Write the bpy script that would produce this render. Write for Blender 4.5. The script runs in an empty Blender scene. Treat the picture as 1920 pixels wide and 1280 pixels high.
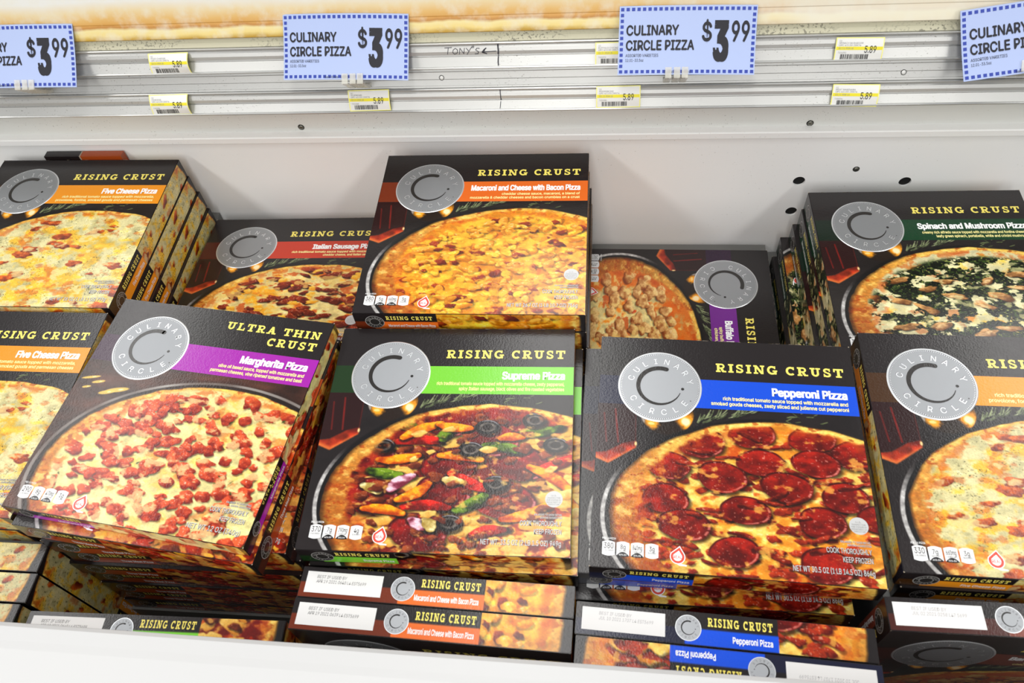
import bpy, bmesh, math, random
import numpy as np
from mathutils import Vector, Matrix

C = bpy.context.scene.collection
SC = bpy.context.scene
MM = 0.001
ZO = 1.62                      # the camera stands 1.62 m above the shop floor; all sizes below are mm from the lens

# ------------------------------------------------------------------ camera, world, lights, exposure
cam_d = bpy.data.cameras.new('camera')
cam_d.sensor_width = 36.0
cam_d.lens = 1502.2 / 1920 * 36.0
cam_d.clip_start = 0.01
cam_d.dof.use_dof = True
cam_d.dof.focus_distance = 1.13
cam_d.dof.aperture_fstop = 8.0
cam = bpy.data.objects.new('camera', cam_d)
C.objects.link(cam)
RW = np.array([[0.9940, 0.0172, -0.1085], [0.0772, -0.8115, 0.5793], [-0.0781, -0.5842, -0.8079]])
_m = RW @ np.diag([1, -1, -1])
cam.matrix_world = Matrix([[*_m[0], 0], [*_m[1], 0], [*_m[2], ZO], [0, 0, 0, 1]])
SC.camera = cam
SC.view_settings.view_transform = 'Standard'
SC.view_settings.look = 'None'
SC.view_settings.exposure = 0.0
SC.view_settings.gamma = 1.0
SC.view_settings.use_curve_mapping = False

wd = bpy.data.worlds.new('shop_light')
SC.world = wd
wd.use_nodes = True
wn = wd.node_tree
bgn = wn.nodes['Background']
bgn.inputs['Color'].default_value = (0.98, 0.99, 1.0, 1)
bgn.inputs['Strength'].default_value = 0.30


def strip_light(x, y, length, power):
    l = bpy.data.lights.new('ceiling_strip_light', 'AREA')
    l.shape = 'RECTANGLE'
    l.size = 0.55
    l.size_y = length
    l.energy = power
    l.color = (1.0, 0.99, 0.965)
    o = bpy.data.objects.new('ceiling_strip_light', l)
    C.objects.link(o)
    o.location = (x, y, ZO + 1.75)
    return o


for lx in (-2.50, -0.22, 2.06):
    strip_light(lx, 1.1, 4.5, 48)        # over the case and the back of the shop
    strip_light(lx, -5.4, 8.0, 140)      # rows behind the viewer, added and made stronger to brighten the back wall


# ------------------------------------------------------------------ small helpers
def lin(c):
    c = np.asarray(c, float)
    return np.where(c <= 0.04045, c / 12.92, ((np.clip(c, 0, 1) + 0.055) / 1.055) ** 2.4)


def srgb(*c):
    v = lin(c)
    return (float(v[0]), float(v[1]), float(v[2]), 1.0)


def tag(o, label=None, cat=None, group=None, kind=None):
    if label: o['label'] = label
    if cat: o['category'] = cat
    if group: o['group'] = group
    if kind: o['kind'] = kind
    return o


def empty(name, loc=(0, 0, 0)):
    o = bpy.data.objects.new(name, None)
    o.empty_display_size = 0.05
    C.objects.link(o)
    o.location = loc
    return o


def link(name, mesh, parent=None):
    o = bpy.data.objects.new(name, mesh)
    C.objects.link(o)
    if parent: o.parent = parent
    return o


# ------------------------------------------------------------------ materials
def mat_base(name):
    m = bpy.data.materials.new(name)
    m.use_nodes = True
    return m, m.node_tree, m.node_tree.nodes['Principled BSDF']


def add_bump(nt, b, scale, strength, dist=0.001, detail=2):
    tc = nt.nodes.new('ShaderNodeTexCoord')
    n = nt.nodes.new('ShaderNodeTexNoise')
    n.inputs['Scale'].default_value = scale
    n.inputs['Detail'].default_value = detail
    bp = nt.nodes.new('ShaderNodeBump')
    bp.inputs['Strength'].default_value = strength
    bp.inputs['Distance'].default_value = dist
    nt.links.new(tc.outputs['Object'], n.inputs['Vector'])
    nt.links.new(n.outputs['Fac'], bp.inputs['Height'])
    nt.links.new(bp.outputs['Normal'], b.inputs['Normal'])


BOARD_R, BOARD_B = 0.20, 0.42


def board(name, col, rough=None):
    m, nt, b = mat_base(name)
    b.inputs['Base Color'].default_value = col
    b.inputs['Roughness'].default_value = rough or BOARD_R
    b.inputs['Specular IOR Level'].default_value = 0.5
    add_bump(nt, b, 480, BOARD_B, 0.0003)
    return m


def flat(name, col, rough=0.5, metal=0.0, spec=0.5):
    m, nt, b = mat_base(name)
    b.inputs['Base Color'].default_value = col
    b.inputs['Roughness'].default_value = rough
    b.inputs['Metallic'].default_value = metal
    b.inputs['Specular IOR Level'].default_value = spec
    return m


M = {}
m, nt, b = mat_base('printed_board')
at = nt.nodes.new('ShaderNodeAttribute')
at.attribute_name = 'ink'
nt.links.new(at.outputs['Color'], b.inputs['Base Color'])
b.inputs['Roughness'].default_value = BOARD_R
add_bump(nt, b, 480, BOARD_B, 0.0003)
M['print'] = m
M['black'] = board('black_board', srgb(.118, .098, .10))
M['yellow'] = board('yellow_ink', srgb(.95, .88, .42))
M['white'] = board('white_ink', srgb(.97, .97, .97))
M['pale'] = board('pale_yellow_ink', srgb(.97, .92, .62))
M['date_white'] = flat('unprinted_white_panel', srgb(.89, .885, .88), .55)
M['inkjet'] = flat('inkjet_grey', srgb(.30, .29, .30), .6)
M['inkjet_pale'] = flat('inkjet_pale_grey', srgb(.66, .65, .66), .6)
M['icon'] = board('icon_white', srgb(.90, .90, .90))
M['icon_dark'] = board('icon_black', srgb(.10, .09, .10))
M['red'] = board('seal_red', srgb(.87, .30, .24))
M['grey_ink'] = board('grey_ink', srgb(.80, .80, .80))
M['grey_shadow'] = board('grey_shadow_ink', srgb(.25, .22, .20))
M['usda_ink'] = board('stamp_ink', srgb(.46, .46, .46))
M['stamp'] = board('stamp_pale_grey', srgb(.76, .76, .76))
M['kraft'] = flat('raw_cardboard', srgb(.62, .57, .50), .8)


def foil(name, col, rough, bump=0.10):
    m, nt, b = mat_base(name)
    b.inputs['Base Color'].default_value = col
    b.inputs['Metallic'].default_value = 0.75
    b.inputs['Roughness'].default_value = rough
    add_bump(nt, b, 1100, bump, 0.0004)
    return m


M['silver'] = foil('silver_foil', srgb(.64, .65, .665), .42)
M['silver_lit'] = foil('silver_foil_lit', srgb(.93, .94, .95), .30)  # lighter foil copy for the bright rim and painted highlights
M['silver_dark'] = board('badge_engraving_shade', srgb(.36, .355, .35), .45)  # darker tone that paints the shade of the engraved marks
M['groove'] = board('badge_black', srgb(.17, .16, .155))
M['ring_ink'] = board('ring_grey', srgb(.62, .61, .60))

BAND = dict(five_cheese=((.96, .60, .12), (.25, .15, .06)), italian_sausage=((.80, .22, .12), (.28, .09, .07)),
            macaroni=((.92, .43, .14), (.44, .17, .08)), buffalo=((.46, .16, .56), (.16, .07, .17)),
            spinach=((.04, .24, .13), (.05, .12, .08)), margherita=((.66, .13, .68), (.20, .08, .19)),
            supreme=((.49, .84, .23), (.10, .20, .09)), pepperoni=((.06, .31, .86), (.09, .10, .20)),
            three_meat=((.64, .25, .10), (.30, .12, .07)), barbecue=((.48, .22, .16), (.27, .11, .09)))
for k, (a, d) in BAND.items():
    M['band_' + k] = board('band_ink_' + k, srgb(*[.94 * q for q in a]))
    M['bandd_' + k] = board('band_deep_ink_' + k, srgb(*d))


# ------------------------------------------------------------------ noise + print artwork (plain numpy, written into colour attributes)
_tab = {}


def table(s):
    if s not in _tab:
        _tab[s] = np.random.RandomState(s).rand(256, 256)
    return _tab[s]


def vn(x, y, s):
    xi, yi = np.floor(x).astype(int), np.floor(y).astype(int)
    fx, fy = x - xi, y - yi
    fx, fy = fx * fx * (3 - 2 * fx), fy * fy * (3 - 2 * fy)
    T = table(s)
    a, b = T[yi & 255, xi & 255], T[yi & 255, (xi + 1) & 255]
    c, d = T[(yi + 1) & 255, xi & 255], T[(yi + 1) & 255, (xi + 1) & 255]
    return (a * (1 - fx) + b * fx) * (1 - fy) + (c * (1 - fx) + d * fx) * fy


def fb(x, y, cell, s, o=4):
    v, a, t = 0, 1, 0
    for i in range(o):
        v = v + a * vn(x / cell + 17.3 * i, y / cell + 9.1 * i, s + i)
        t += a
        a *= .5
        cell = cell / 2.07
    return v / t


def ss(a, b, x):
    t = np.clip((x - a) / (b - a), 0, 1)
    return t * t * (3 - 2 * t)


def mixc(img, col, a):
    col = np.asarray(col, float)
    return img * (1 - a[..., None]) + col * a[..., None]


class Canvas:
    def __init__(self, x, y):
        self.x, self.y = x, y
        self.X, self.Y = np.meshgrid(x, y)
        self.rgb = np.zeros(self.X.shape + (3,))

    def win(self, cx, cy, r):
        i0, i1 = np.searchsorted(self.x, [cx - r, cx + r])
        j0, j1 = np.searchsorted(self.y, [cy - r, cy + r])
        if i1 - i0 < 1 or j1 - j0 < 1: return None
        return slice(j0, j1), slice(i0, i1)

    def blob(self, cx, cy, rx, ry, a, dark, light, irr=.2, seed=0, sh=.5, sp=.3, noise=.3):
        R = max(rx, ry) * 1.6 + 4
        w = self.win(cx, cy, R)
        if w is None: return
        X, Y = self.X[w] - cx, self.Y[w] - cy
        rg = np.random.RandomState(seed & 0x7fffffff)
        ph, am = rg.rand(5) * 6.3, rg.rand(5)

        def rad(X, Y):
            u, v = (X * math.cos(a) + Y * math.sin(a)) / rx, (-X * math.sin(a) + Y * math.cos(a)) / ry
            th = np.arctan2(v, u)
            k = 1 + .55 * irr * sum(am[i] * np.sin((i + 2) * th + ph[i]) / (1 + .55 * i) for i in range(5))
            return np.hypot(u, v) / k + .16 * (fb(X + cx, Y + cy, 6, 171 + seed % 9, 2) - .5)
        e = .9 / min(rx, ry)
        rs = rad(X - 1.6, Y - 2.8)
        img = self.rgb[w]
        img = img * (1 - sh * ss(1.15, .75, rs))[..., None]
        r = rad(X, Y)
        mk = ss(1 + e, 1 - e, r)
        n = fb(X + cx, Y + cy, 7, 71 + seed % 9, 4) - .5
        lam = .62 - .46 * (Y / ry) * np.clip(r, 0, 1) - .22 * (X / rx) * np.clip(r, 0, 1) + noise * 2 * n - .25 * ss(.75, 1.05, r)
        lam = np.clip(lam, 0, 1)[..., None]
        col = np.asarray(dark) * (1 - lam) + np.asarray(light) * lam
        n2 = vn((X + cx) / 1.7, (Y + cy) / 1.7, 33 + seed % 5)
        s = sp * ss(.74, .9, n2) * ss(.45, .8, lam[..., 0])
        col = mixc(col, (1, .96, .92), s)
        self.rgb[w] = img * (1 - mk[..., None]) + col * mk[..., None]

    def disc(self, cx, cy, r0, dark, mid, light, seed=0):
        w = self.win(cx, cy, r0 * 1.4 + 5)
        if w is None: return
        X, Y = self.X[w] - cx, self.Y[w] - cy
        rg = np.random.RandomState(seed)
        th = np.arctan2(Y, X)
        ph = rg.rand(3) * 6.3
        k = 1 + .05 * np.sin(2 * th + ph[0]) + .025 * np.sin(3 * th + ph[1]) + .012 * np.sin(7 * th + ph[2])
        r = np.hypot(X, Y) / (r0 * k)
        rsh = np.hypot(X - 1.5, Y - 4) / (r0 * k)
        img = self.rgb[w] * (1 - .55 * ss(1.16, .9, rsh))[..., None]
        mk = ss(1.03, .97, r)
        n = fb(X + cx, Y + cy, 9, 140 + seed % 7, 4)
        n1 = fb(X + cx, Y + cy, 26, 150 + seed % 7, 2)
        t = np.clip(.5 + 1.5 * (n - .5) + .9 * (n1 - .5) - .30 * Y / r0, 0, 1)[..., None]
        col = np.asarray(dark) * (1 - t) + np.asarray(mid) * t
        col = mixc(col, np.asarray(dark) * .55, .7 * ss(.84, .97, r) * ss(.5, -.4, Y / r0 * .8))
        rim = ss(.84, .9, r) * ss(1.0, .93, r) * ss(.15, .8, (X * .8 + Y * .6) / r0)
        col = mixc(col, light, .75 * rim * ss(.3, .6, fb(X + cx, Y + cy, 5, 9, 2)))
        n3 = vn((X + cx) / 2.0, (Y + cy) / 2.4, 77 + seed % 5)
        col = mixc(col, (.98, .82, .78), .55 * ss(.84, .95, n3))
        self.rgb[w] = img * (1 - mk[..., None]) + col * mk[..., None]

    def ring(self, cx, cy, r0, seed=0):
        w = self.win(cx, cy, r0 * 1.5 + 5)
        if w is None: return
        X, Y = self.X[w] - cx, (self.Y[w] - cy)
        r = np.hypot(X, Y) / r0
        img = self.rgb[w] * (1 - .55 * ss(1.2, .9, np.hypot(X - 2, Y - 5) / r0))[..., None]
        mk = ss(1.05, .96, r)
        n = fb(X + cx, Y + cy, 4, 8, 3)
        col = np.ones(X.shape + (3,)) * np.array([.10, .09, .10]) * (.6 + .9 * n)[..., None]
        col = mixc(col, (.58, .55, .52), .8 * ss(.72, .62, r) * ss(.34, .46, r) * (.4 + n))
        col = mixc(col, (.80, .78, .80), .8 * ss(.8, .88, r) * ss(1, .92, r) * ss(.2, .9, -Y / r0 + .3 * X / r0))
        col = mixc(col, (.16, .09, .07), ss(.46, .36, r))
        self.rgb[w] = img * (1 - mk[..., None]) + col * mk[..., None]

    def strip(self, p0, p1, bend, wd_, dark, light, seed=0, sh=.5, sp=.35):
        p0, p1 = np.array(p0, float), np.array(p1, float)
        d = p1 - p0
        nrm = np.array([-d[1], d[0]])
        c = (p0 + p1) / 2 + nrm * bend
        t = np.linspace(0, 1, 9)[:, None]
        P = (1 - t) ** 2 * p0 + 2 * t * (1 - t) * c + t ** 2 * p1
        mid = P.mean(0)
        w = self.win(mid[0], mid[1], np.linalg.norm(d) * .62 + wd_ * 2 + 4)
        if w is None: return
        X, Y = self.X[w], self.Y[w]

        def dist(X, Y):
            best = np.full(X.shape, 1e9)
            sd = np.zeros(X.shape)
            tp = np.ones(X.shape)
            for i in range(8):
                a, b_ = P[i], P[i + 1]
                ab = b_ - a
                L = ab @ ab + 1e-9
                k = np.clip(((X - a[0]) * ab[0] + (Y - a[1]) * ab[1]) / L, 0, 1)
                dx, dy = X - a[0] - k * ab[0], Y - a[1] - k * ab[1]
                q = np.hypot(dx, dy)
                u = q < best
                best = np.where(u, q, best)
                sd = np.where(u, dy + .4 * dx, sd)
                tp = np.where(u, .62 + .46 * np.sin(math.pi * np.clip((i + k) / 8, 0, 1)), tp)
            return best, sd, tp
        n = fb(X, Y, 9, 60 + seed % 11, 4)
        ds, _, _ = dist(X - 1.2, Y - 3)
        img = self.rgb[w] * (1 - sh * ss(wd_ * 1.15, wd_ * .6, ds))[..., None]
        q, sd, tp = dist(X, Y)
        hw = wd_ * (.85 + .3 * n) * tp
        mk = ss(hw + .6, hw - .6, q)
        lam = np.clip(.58 - .50 * sd / wd_ + 2.2 * (n - .5) - .35 * ss(.7, 1.0, q / hw), 0, 1)[..., None]
        col = np.asarray(dark) * (1 - lam) + np.asarray(light) * lam
        n2 = vn(X / 1.9, Y / 1.9, 90 + seed % 5)
        col = mixc(col, (1, .97, .90), sp * ss(.72, .9, n2) * ss(.6, .85, lam[..., 0]))
        self.rgb[w] = img * (1 - mk[..., None]) + col * mk[..., None]


PEP = [[119.9, 145.1], [177.4, 131.2], [243.5, 132.0], [289.1, 149.5], [81.9, 175.4], [184.6, 166.0], [141.3, 186.4], [244.5, 163.0],
       [79.2, 216.5], [210.6, 194.1], [270.9, 202.1], [164.5, 224.7], [99.2, 245.8], [243.9, 233.0], [151.1, 272.1], [243.3, 280.1], [307.6, 224.9]]
SUP_PEP = [[157.9, 134.5], [220.0, 130.5], [60.1, 184.0], [160.0, 194.5], [73.3, 234.2], [227.3, 237.6], [155.4, 229.5], [240.0, 190.8], [205.5, 160.2], [133.7, 275.1]]
SUP_OL = [[78.3, 171.3], [182.3, 173.9], [199.8, 144.2], [280.4, 166.4], [214.6, 216.4], [166.9, 264.7], [254.9, 134.0]]
SUP_Y = [[101.5, 159.6, 144.8, 140.3], [77, 189.2, 121.1, 182.9], [148.2, 182.3, 194.1, 187.1], [106.3, 238.7, 137.6, 218.2], [69.1, 250.1, 112, 254.8],
         [225, 258.6, 272.2, 241.3], [252, 195, 295.6, 221.7], [142.8, 141.3, 178.7, 145.8], [217.5, 158.4, 240.6, 156.8]]
SUP_R = [[95.4, 165.5, 145.4, 164.3], [163.8, 204.6, 206.5, 223.3], [114.1, 246.8, 162.1, 246.6], [268, 195.2, 299.2, 181.7], [193.7, 278.1, 225.8, 270.6]]
SUP_G = [[94.8, 143.5, 116.7, 147.9], [67.8, 203.1, 102.8, 207.6], [199.4, 168.2, 239.3, 175.8], [173.1, 249.7, 202.4, 231.2], [149.5, 161.4, 155.7, 150.5], [242.6, 151.8, 284.8, 143.5]]
SUP_O = [[95.5, 226.5, 117.7, 208.9], [124.9, 262, 146.8, 270.3]]
SUP_W = [[64.5, 222, 81.4, 229.3], [157.7, 212.5, 173.6, 214.8], [140.9, 261.2, 146.7, 272.3]]


def pz(x, y):
    return x - 205.0, (y - 238.0) / .668


def scatter(n, rng, rmax=.80, gap=0):
    out = []
    while len(out) < n:
        x, y = rng.uniform(-190, 190), rng.uniform(-190, 190)
        if math.hypot(x, y) < 187 * rmax and all((x - a) ** 2 + (y - b) ** 2 > gap * gap for a, b in out[-220:]):
            out.append((x, y))
    out.sort(key=lambda p: p[1])
    return out


def paint_pizza(kind, x, y, seed=1):
    """Printed picture of a baked pizza, radius 187 mm, over the given pizza-plane coordinates."""
    cv = Canvas(x, y)
    X, Y = cv.X, cv.Y
    rng = np.random.RandomState(seed * 31 + len(kind))
    sd = seed * 13 + len(kind)
    r = np.hypot(X, Y) / 187 * (1 + .035 * (fb(X, Y, 34, sd, 3) - .5))
    n1, n2, n3 = fb(X, Y, 30, sd + 5, 4), fb(X, Y, 11, sd + 20, 4), fb(X, Y, 3.2, sd + 40, 2)
    P = dict(five_cheese=((.89, .86, .69), (.91, .77, .34), .51), macaroni=((.93, .66, .22), (.97, .82, .36), .5),
             italian_sausage=((.95, .88, .66), (.95, .72, .25), .55), buffalo=((.95, .89, .68), (.93, .62, .25), .57),
             spinach=((.92, .90, .76), (.90, .80, .45), .62), margherita=((.95, .91, .70), (.96, .85, .55), .55),
             supreme=((.56, .16, .11), (.92, .76, .40), .50), pepperoni=((.92, .66, .28), (.95, .84, .52), .52),
             three_meat=((.90, .70, .40), (.75, .34, .16), .50), barbecue=((.88, .74, .46), (.62, .30, .14), .50))[kind]
    img = np.ones(X.shape + (3,)) * np.array(P[0])
    img = mixc(img, P[1], ss(P[2] - .08, P[2] + .08, n1 * .6 + n2 * .4))
    img = img * (.82 + .36 * n2)[..., None]
    img = mixc(img, (1, 1, .94), .35 * ss(.6, .75, n3) * ss(.45, .6, n2))
    img = mixc(img, (.80, .35, .12), (.65 if kind in ('buffalo', 'pepperoni', 'supreme', 'three_meat', 'barbecue', 'italian_sausage') else .35)
               * ss(.60, .72, fb(X, Y, 17, sd + 60, 4)))
    cv.rgb = np.clip(img, 0, 1)
    crust_w = dict(five_cheese=.10, margherita=.10, italian_sausage=.12).get(kind, .17)
    if kind == 'five_cheese':
        k = 1.7
        sp = ss(.70, .80, fb(X * 1.0, Y * .9, k, 300, 2)) * ss(.36, .60, fb(X, Y, 20, 310, 3))
        cv.rgb = mixc(cv.rgb, (.36, .35, .20), .80 * sp)
        for i, (a, c) in enumerate(scatter(46, rng, .9)):
            q = rng.uniform(4, 11)
            cv.blob(a, c, q * 1.4, q * .9, rng.uniform(-.5, .5), (.45, .17, .12), (.88, .52, .22), .5, i, .05, .3, .7)
    if kind == 'macaroni':
        for i, (a, c) in enumerate(scatter(420, rng, .86)):
            t, L = rng.uniform(0, 6.3), rng.uniform(5, 10)
            if i % 4 == 0:
                q = rng.uniform(3.5, 8)
                cv.blob(a, c, q * 1.25, q, t, (.36, .12, .07), (.74, .36, .18), .5, i, .35, .35, .5)
            else:
                k = rng.uniform(.85, 1)
                cv.strip((a - L * math.cos(t), c - L * math.sin(t)), (a + L * math.cos(t), c + L * math.sin(t)), rng.uniform(-.5, .5), rng.uniform(4.6, 7.0),
                         (.86 * k, .58 * k, .13), (.99, .88 * k, .40), i, .2, .5)
    if kind in ('italian_sausage', 'three_meat', 'barbecue'):
        N = dict(italian_sausage=170, three_meat=240, barbecue=170)[kind]
        for i, (a, c) in enumerate(scatter(N, rng, .90, 9)):
            q = rng.uniform(4.5, 11)
            red = rng.rand() < .35 and kind != 'italian_sausage'
            cv.blob(a, c, q * rng.uniform(1.1, 1.9), q * .85, rng.uniform(-.9, .9), (.30, .08, .06) if not red else (.48, .10, .07),
                    (.70, .34, .20) if not red else (.82, .34, .24), .42, i, .5, .5, .55)
            if i % 3 == 0:
                cv.blob(a + 12, c + 5, 9, 6, rng.uniform(0, 3), (.88, .62, .18), (.98, .84, .42), .45, i + 500, .1, .3)
    if kind in ('buffalo', 'barbecue'):
        cv.rgb = mixc(cv.rgb, (.88, .50, .17), .8 * ss(.55, .80, r + .5 * (n2 - .5)))
        for i, (a, c) in enumerate(scatter(74, rng, .82, 22)):
            q = rng.uniform(10, 14.5)
            cv.blob(a, c, q * 1.1, q, rng.uniform(0, 3), (.60, .34, .15), (.99, .88, .66), .5, i, .45, .25, .6)
            if i % 4 == 0: cv.blob(a - 14, c + 7, 5, 3.5, rng.uniform(0, 3), (.72, .20, .10), (.92, .50, .25), .3, i + 300, .2, .4)
    if kind == 'spinach':
        g = ss(.385, .44, fb(X, Y, 17, 210, 4) + .25 * (n3 - .5)) * ss(.90, .82, r)
        gc = np.array([.07, .11, .06]) + np.array([.26, .30, .16]) * (ss(.42, .80, fb(X, Y, 4.0, 222, 3)))[..., None]
        gc = mixc(gc, (.70, .72, .45), .8 * ss(.70, .82, fb(X, Y, 2.6, 230, 2)))
        cv.rgb = cv.rgb * (1 - g[..., None]) + gc * g[..., None]
        for i, (a, c) in enumerate(scatter(34, rng, .82, 30)):
            q = rng.uniform(8, 13)
            t = rng.uniform(-.7, .7)
            cv.blob(a, c, q * 1.45, q * .75, t, (.46, .31, .17), (.90, .74, .52), .55, i, .5, .3, .7)
            if i % 2: cv.blob(a - 1, c + 1.5, q * .9, q * .42, t, (.62, .44, .27), (.95, .84, .66), .5, i + 60, 0, .2, .6)
    if kind == 'margherita':
        for i, (a, c) in enumerate(scatter(210, rng, .93, 12)):
            q = rng.uniform(5, 11.5)
            cv.blob(a, c, q * rng.uniform(1, 1.5), q, rng.uniform(0, 3), (.52, .13, .07), (.93, .50, .33), .5, i, .38, .6, .7)
        for i, (a, c) in enumerate(scatter(40, rng, .9)):
            cv.blob(a, c, rng.uniform(1.5, 3.4), 1.1, rng.uniform(0, 3), (.13, .18, .07), (.42, .48, .22), .5, i, .1, .1)
    if kind == 'pepperoni':
        for i, (a, c) in enumerate(scatter(240, rng, .86)):
            q = rng.uniform(3, 7)
            cv.blob(a, c, q * 1.5, q, rng.uniform(-.7, .7), (.42, .12, .07), (.80, .36, .20), .45, i, .3, .5, .6)
        for i, (a, c) in enumerate(PEP):
            a, c = pz(a, c)
            cv.disc(a, c, 26 if i % 3 else 28, (.42, .09, .065), (.74, .23, .15), (.93, .66, .62), i)
        for i, (a, c) in enumerate(scatter(80, rng, .86, 14)):
            t, L = rng.uniform(-.8, .8), rng.uniform(6, 15)
            if i % 3 and any(math.hypot(a - pz(*q)[0], c - pz(*q)[1]) < 25 for q in PEP): continue
            cv.strip((a - L * math.cos(t), c - L * math.sin(t)), (a + L * math.cos(t), c + L * math.sin(t)), rng.uniform(-.25, .25), rng.uniform(2.6, 4.2),
                     (.36, .09, .06), (.74, .32, .20), i, .35, .5)
    if kind == 'supreme':
        for i, (a, c) in enumerate(scatter(150, rng, .86, 9)):
            q = rng.uniform(5, 11)
            cv.blob(a, c, q * 1.4, q, rng.uniform(-.6, .6), (.85, .62, .28), (.97, .86, .55), .5, i + 900, .15, .25)
        for i, (a, c) in enumerate(SUP_PEP):
            a, c = pz(a, c)
            cv.disc(a, c, 33, (.42, .08, .09), (.68, .17, .15), (.93, .72, .72), i)
        for i, (a, c) in enumerate(scatter(120, rng, .86, 10)):
            q = rng.uniform(4, 8.5)
            cv.blob(a, c, q * 1.3, q, rng.uniform(0, 3), (.32, .11, .06), (.72, .42, .25), .45, i, .4, .35, .55)
        for lst, w_, dk, lt in ((SUP_R, 9.0, (.48, .08, .04), (.90, .24, .15)), (SUP_G, 9.0, (.13, .20, .05), (.55, .66, .20)),
                                (SUP_Y, 8.2, (.74, .34, .04), (.99, .75, .16)), (SUP_O, 8.5, (.55, .22, .32), (.97, .86, .90)), (SUP_W, 8.5, (.70, .60, .32), (.98, .94, .76))):
            for i, (a, c, e, f) in enumerate(lst):
                cv.strip(pz(a, c), pz(e, f), (.16 if i % 2 else -.14), w_, dk, lt, i, .6, .35)
        for i, (a, c) in enumerate(SUP_OL):
            a, c = pz(a, c)
            cv.ring(a, c, 14.5, i)
        for i, (a, c) in enumerate(scatter(50, rng, .86, 16)):
            q = rng.uniform(3.5, 7.5)
            if i % 3: cv.blob(a, c, q * 1.4, q, rng.uniform(-.8, .8), (.30, .10, .06), (.70, .40, .24), .45, i + 77, .4, .35, .6)
            else: cv.blob(a, c, q * 1.5, q, rng.uniform(-.8, .8), (.82, .62, .30), (.97, .90, .62), .45, i + 78, .15, .25, .5)
    # melted cheese running over the toppings, then the crust
    img = cv.rgb
    ov = dict(margherita=(.56, (.96, .91, .72)), italian_sausage=(.60, (.95, .86, .58)), three_meat=(.62, (.92, .76, .45)), supreme=(.69, (.95, .82, .50)),
              buffalo=(.64, (.97, .88, .62)), barbecue=(.62, (.90, .76, .50)), pepperoni=(.66, (.96, .82, .46)), macaroni=(.57, (.98, .80, .32)),
              spinach=(.64, (.90, .87, .70)), five_cheese=(.56, (.93, .90, .74)))[kind]
    w_ = fb(X + 40, Y - 25, 15, sd + 100, 4)
    o_ = ss(ov[0] - .03, ov[0] + .10, w_ + .10 * (n3 - .5))
    img = mixc(img, np.array(ov[1]), .72 * o_)
    ang = np.arctan2(-Y, -X)
    crust_w = crust_w * np.clip(.62 - .40 * np.sin(ang) + .30 * np.cos(ang), .28, 1.15)
    edge = 1 - crust_w
    rr = r + .05 * (n2 - .5) + .03 * (n1 - .5)
    img = mixc(img, (.78, .40, .16), .55 * ss(edge - .10, edge - .03, rr) * ss(.42, .58, n2))
    cm = ss(edge - .022, edge + .022, rr)
    lamc = np.clip(.62 - .36 * Y / 187 + .20 * X / 187 + .6 * (n2 - .5) + .5 * (n1 - .5), 0, 1)
    tt = np.clip((r - edge) / (1 - edge), 0, 1)
    cc = np.array([.66, .36, .12]) * (1 - lamc[..., None]) + np.array([.97, .84, .50]) * lamc[..., None]
    cc = mixc(cc, (.97, .90, .64), .5 * ss(.55, .75, n2) * ss(1, .4, np.abs(tt - .45) * 2))
    cc = mixc(cc, (.66, .30, .10), .55 * ss(.60, .72, fb(X, Y, 8, sd + 80, 3)))
    cc = cc * (.90 + .22 * n3)[..., None]
    cc = cc * (1 - .42 * ss(.72, 1.0, tt))[..., None]
    img = img * (1 - cm[..., None]) + cc * cm[..., None]
    img = img * (.955 + .09 * vn(X / .9, Y / .9, 7))[..., None]
    img = np.clip(img, 0, 1)
    g = img.mean(2, keepdims=True)
    img = np.clip(g + 1.10 * (img - g), 0, 1) ** 1.38 * .95
    return img, ss(1.006, .996, r), r


def inpoly(X, Y, pts):
    ins = np.zeros(X.shape, bool)
    n = len(pts)
    for i in range(n):
        (x0, y0), (x1, y1) = pts[i], pts[(i + 1) % n]
        if y0 == y1: continue
        c = ((y0 > Y) != (y1 > Y)) & (X < (x1 - x0) * (Y - y0) / (y1 - y0) + x0)
        ins ^= c
    a = ins.astype(float)
    p = np.pad(a, 1, mode='edge')
    return sum(p[i:i + a.shape[0], j:j + a.shape[1]] for i in range(3) for j in range(3)) / 9


RES = 0.68


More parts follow.
